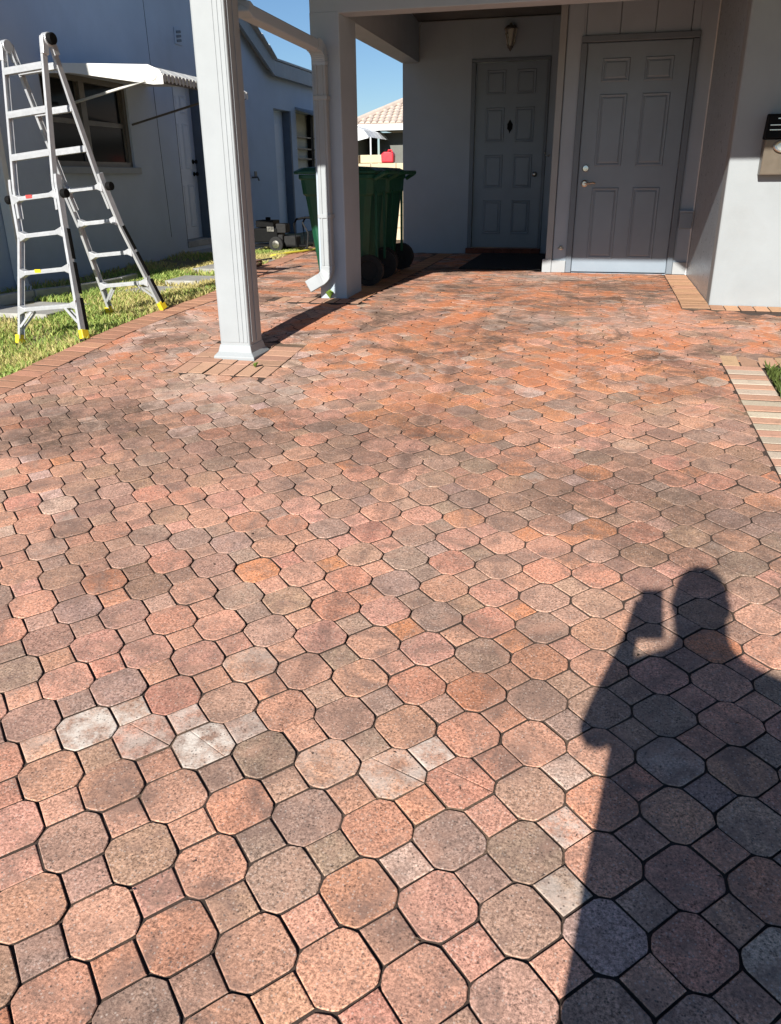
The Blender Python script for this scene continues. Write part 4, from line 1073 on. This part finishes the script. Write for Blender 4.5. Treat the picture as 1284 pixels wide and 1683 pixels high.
MB().tube([(-6.6, ey, ez + .02), (rl + .3, ry_, rz_ + .02)], .09, 8).build('hip_cap', M_TILE, rb)
MB().tube([(rl + .3, ry_, rz_ + .02), (rr_ - .3, ry_, rz_ + .02)], .09, 8).build('ridge_cap', M_TILE, rb)
# fold-out white awning in front of it
fa = empty('patio_awning', (-6.2, 20.8, 0), 'white patio awning on a thin post in front of the tiled house', 'awning')
pr = [(0, 2.12), (.3, 2.08), (.55, 1.98), (.68, 1.82), (.66, 1.82), (.53, 1.96), (.29, 2.05), (0, 2.09)]
for k in range(5): MB().prism(pr, lambda a, b: (-6.42 + a, 20.6 + k*.42, b), lambda a, b: (-6.42 + a, 20.6 + k*.42 + .41, b)).build('awning_panel', M_WHITE, fa, bevel=.005)
MB().prism([(0, 2.10), (.3, 2.06), (.55, 1.96), (.68, 1.80), (.3, 1.72), (.15, 1.82), (0, 1.86)], lambda a, b: (-6.42 + a, 20.58, b), lambda a, b: (-6.42 + a, 20.595, b)).build('end_panel', M_WHITE, fa)
MB().tube([(-5.70, 20.62, 0), (-5.70, 20.62, 1.82)], .02, 8).build('awning_post', M_WHITE, fa)
MB().box(-7.6, -6.43, 20.5, 24, -.4, 2.1).build('dark_shed', M_FARW, label='dark shed wall beneath the white patio awning', cat='shed')

# weeds sprouting at the column and post bases
def weed(x, y, nl, h, label):
    w_ = MB()
    r_ = random.Random(int(x * 100))
    for k in range(nl):
        a = r_.random() * 6.283; l = h * r_.uniform(.5, 1); ca, sa = math.cos(a), math.sin(a); z = g(x, y) + .003
        s_ = .30 * l; p = Vector((x, y, z)); t_ = p + Vector((ca*l*.5, sa*l*.5, l*.8)); m_ = p + Vector((ca*l*.3, sa*l*.3, l*.6))
        w_.add([p, m_ + Vector((-sa*s_, ca*s_, 0)), t_, m_ + Vector((sa*s_, -ca*s_, 0))], [(0, 1, 2, 3)])
    me_ = w_.mesh('weed'); me_.materials.append(M_WEED); o_ = bpy.data.objects.new('weed', me_); C.objects.link(o_)
    tag(o_, label, 'weed', 'weeds in the paving joints')
M_WEED = simple('weed_leaf', (.13, .22, .03), .6, var=.2, vscale=40)
weed(-2.13, 6.37, 14, .10, 'small green weed at the foot of the column')
weed(-1.98, 4.44, 9, .05, 'tiny weed in the brick joint right of the post base')

# dry leaf crumbs scattered over the paving
M_LEAF = simple('dry_leaf', (.06, .035, .02), .8, var=.4, vscale=60)
lf = MB(); r_ = random.Random(11)
for k in range(420):
    x = r_.uniform(-3, .7); y = r_.uniform(.7, 8.2)
    if x < edge_x(y) + .1: continue
    a = r_.random() * 6.283; l = r_.uniform(.002, .007) * (1 + .12 * y); w_ = l * r_.uniform(.2, .5); z = g(x, y) + .003
    dx, dy = math.cos(a), math.sin(a)
    lf.add([(x - dx*l, y - dy*l, z), (x - dy*w_, y + dx*w_, z + l*.5), (x + dx*l, y + dy*l, z + .001), (x + dy*w_, y - dx*w_, z + l*.15)], [(0, 1, 2), (0, 2, 3)])
tag(lf.build('leaf_litter', M_LEAF, fix=False), 'dark dry leaf crumbs scattered on the pavers', 'leaf litter', kind='stuff')

# overhead service wires whose faint shadows cross the drive
def wire(pa, pb, t, r, label):
    ga = Vector(pa); gb = Vector(pb); A_ = ga - SUN * t; B_ = gb - SUN * t; d = (B_ - A_); A2 = A_ - d * 3; B2 = B_ + d * 2.2
    A2.z = A_.z + .3; B2.z = B_.z + .6
    n = 24; pts = []
    for i in range(n + 1):
        s_ = i / n; p = A2.lerp(B2, s_); p.z -= .5 * 4 * s_ * (1 - s_); pts.append(p)
    MB().tube(pts, r, 6).build('service_wire', M_BLACK, label=label, cat='wire')
def gp(x, y):
    d = ray(x, y); t = (-.553 - CZ) / (d.z - .0878 * d.y + .0069 * d.x); return d * t + Vector((0, 0, CZ))
wire(gp(310, 1530), gp(595, 910), 7.0, .0055, 'thin overhead service wire casting a faint streak across the driveway')

# ------------------------------------------------------------------ the person taking the picture
M_SKIN = simple('skin', (.42, .24, .16), .55, var=.06)
M_SHIRT = simple('navy_shirt', (.05, .06, .10), .85, var=.15, vscale=12, bscale=60)
M_SHORT = simple('grey_shorts', (.12, .12, .12), .85, var=.12, vscale=12, bscale=60)
M_SHOE = simple('dark_shoe', (.03, .03, .03), .7)
M_HAIR = simple('dark_hair', (.03, .02, .015), .6, bscale=200, bstr=.8)
per = empty('person', (.11, -.33, g(.1, -.33)), 'person in dark shirt and shorts raising a phone, casting the long shadow', 'person')
zf = g(.1, -.33)
Vv = []; Ed = []; Rd = []
def vtx(p, r, par=None):
    Vv.append(p); Rd.append(r if isinstance(r, tuple) else (r, r)); i = len(Vv) - 1
    if par is not None: Ed.append((par, i))
    return i
pel = vtx((.115, -.36, zf + .93), (.14, .235))
wa = vtx((.11, -.36, zf + 1.10), (.135, .235), pel)
ch = vtx((.11, -.355, zf + 1.30), (.14, .238), wa)
cl = vtx((.11, -.355, zf + 1.435), (.10, .15), ch)
nk = vtx((.103, -.345, zf + 1.50), (.056, .056), cl)
hd0 = vtx((.097, -.33, zf + 1.585), (.066, .078), nk)
hd1 = vtx((.095, -.33, zf + 1.675), (.080, .098), hd0)
hd2 = vtx((.095, -.335, zf + 1.745), (.062, .078), hd1)
ns = vtx((.092, -.222, zf + 1.635), (.010, .010), hd0)
# left arm: raised with the phone
sL = vtx((-.06, -.355, zf + 1.405), .062, cl)
elL = vtx((-.145, -.29, zf + 1.215), .047, sL)
wrL = vtx((-.075, -.085, zf + 1.345), .030, elL)
paL = vtx((-.062, -.035, zf + 1.385), (.036, .018), wrL)
# right arm hanging
sR = vtx((.285, -.355, zf + 1.405), .062, cl)
elR = vtx((.335, -.36, zf + 1.12), .046, sR)
wrR = vtx((.36, -.29, zf + .89), .030, elR)
paR = vtx((.358, -.275, zf + .81), (.022, .040), wrR)
for s_ in (-1, 1):
    hp_ = vtx((.11 + s_*.105, -.36, zf + .86), .15, pel)
    kn_ = vtx((.11 + s_*.12, -.345, zf + .50), .088, hp_)
    an_ = vtx((.11 + s_*.125, -.375, zf + .10), .040, kn_)
    hl_ = vtx((.11 + s_*.125, -.375, zf + .045), .042, an_)
    vtx((.11 + s_*.145, -.20, zf + .03), (.042, .028), hl_)
# fingers: left hand round the phone, right hand relaxed
up_ = -DN; pc = Vector((0, 0, CZ)) - FW * .008
def finger(root, pts, r):
    i = root
    for p in pts: i = vtx(tuple(p), r, i); r *= .93
for k, (h_, ln) in enumerate(((-.028, 1.0), (-.050, 1.08), (-.072, 1.0), (-.093, .82))):
    b0 = pc + RX * (-.072) + up_ * h_
    finger(paL, [b0 - FW*.012, b0 + FW*.012 - RX*.002, b0 + RX*.022*ln + FW*.017, b0 + RX*.034*ln + FW*.014], .0085)
finger(paL, [pc + RX*(-.066) + up_*(-.085) - FW*.020, pc + RX*(-.058) + up_*(-.06) - FW*.022, pc + RX*(-.052) + up_*(-.035) - FW*.018], .0105)
pr_ = Vector((.358, -.275, zf + .81))
for k, ln in enumerate((.9, 1.0, .95, .78)):
    q = pr_ + Vector((.0, .028 - k*.019, -.045)); finger(paR, [q, q + Vector((-.006, .002, -.036*ln)), q + Vector((-.02, .004, -.062*ln))], .0088)
finger(paR, [pr_ + Vector((-.012, .042, -.005)), pr_ + Vector((-.02, .058, -.035)), pr_ + Vector((-.025, .06, -.058))], .0105)
me = bpy.data.meshes.new('body'); me.from_pydata(Vv, Ed, []); me.update()
tmp = bpy.data.objects.new('tmp_body', me); C.objects.link(tmp)
sk = tmp.modifiers.new('skin', 'SKIN'); sk.use_smooth_shade = True
for i, r in enumerate(Rd):
    me.skin_vertices[0].data[i].radius = r; me.skin_vertices[0].data[i].use_root = (i == 0)
ss = tmp.modifiers.new('sub', 'SUBSURF'); ss.levels = 2; ss.render_levels = 2
dg = bpy.context.evaluated_depsgraph_get()
bme = bpy.data.meshes.new_from_object(tmp.evaluated_get(dg)); bpy.data.objects.remove(tmp)
bme.name = 'body'
bme.materials.clear()
for m_ in (M_SKIN, M_SHIRT, M_SHORT, M_SHOE): bme.materials.append(m_)
for p in bme.polygons:
    c = p.center; h = c.z - zf; p.use_smooth = True
    if h < .10: p.material_index = 3
    elif .55 < h < .95 and c.x > -.1 and c.x < .32: p.material_index = 2
    elif .95 <= h < 1.465 and c.y < -.2 and not (h < 1.2 and c.x > .32) and not (c.x < -.12 and h < 1.25): p.material_index = 1
body = bpy.data.objects.new('body', bme); C.objects.link(body); parent_to(body, per)
def sphere(c, r, nu=18, nv=12, cut=None):
    s_ = MB(); c = Vector(c); prof = []
    for j in range(nv + 1):
        t = math.pi * j / nv; prof.append((max(.0005, math.sin(t)), -math.cos(t)))
    s_.lathe((0, 0, 0), prof, nu); s_.v = [tuple(Vector((a*r[0], b*r[1], d*r[2])) + c) for a, b, d in s_.v]
    return s_
hs = sphere((.095, -.345, zf + 1.690), (.083, .102, .098))
hs.v = [(x, y, max(z, zf + 1.60 if y < -.345 else zf + 1.715)) for x, y, z in hs.v]
hs.build('hair', M_HAIR, per, smooth=True)
for s_ in (-1, 1):
    sphere((.095 + s_*.083, -.335, zf + 1.64), (.010, .022, .032), 10, 8).build('ear', M_SKIN, per, smooth=True)
    ey_ = sphere((.095 + s_*.031, -.247, zf + 1.662), (.013, .008, .009), 10, 8).build('eye', M_WHITE, per, smooth=True)
    sphere((.095 + s_*.030, -.2405, zf + 1.661), (.006, .003, .006), 8, 6).build('iris', M_BLACK, ey_, smooth=True)
sphere((.094, -.238, zf + 1.588), (.026, .008, .007), 10, 8).build('mouth', M_REDST, per, smooth=True)
ph = empty('phone', tuple(pc), 'black phone held up in the left hand of the photographer', 'phone')
c0 = Vector((0, 0, CZ)) - FW * .012
def pbox(x0, x1, y0, y1, z0, z1):
    P_ = lambda a, b, d: c0 + RX*a + up_*b + FW*d
    return MB().hexa([P_(x0, y0, z0), P_(x1, y0, z0), P_(x1, y1, z0), P_(x0, y1, z0), P_(x0, y0, z1), P_(x1, y0, z1), P_(x1, y1, z1), P_(x0, y1, z1)])
pbox(-.063, .014, -.138, .016, -.008, .0).build('phone_body', M_BLACK, ph, bevel=.003)
pbox(-.060, .011, -.133, .011, -.0095, -.0085).build('phone_screen', M_GLASS, ph)
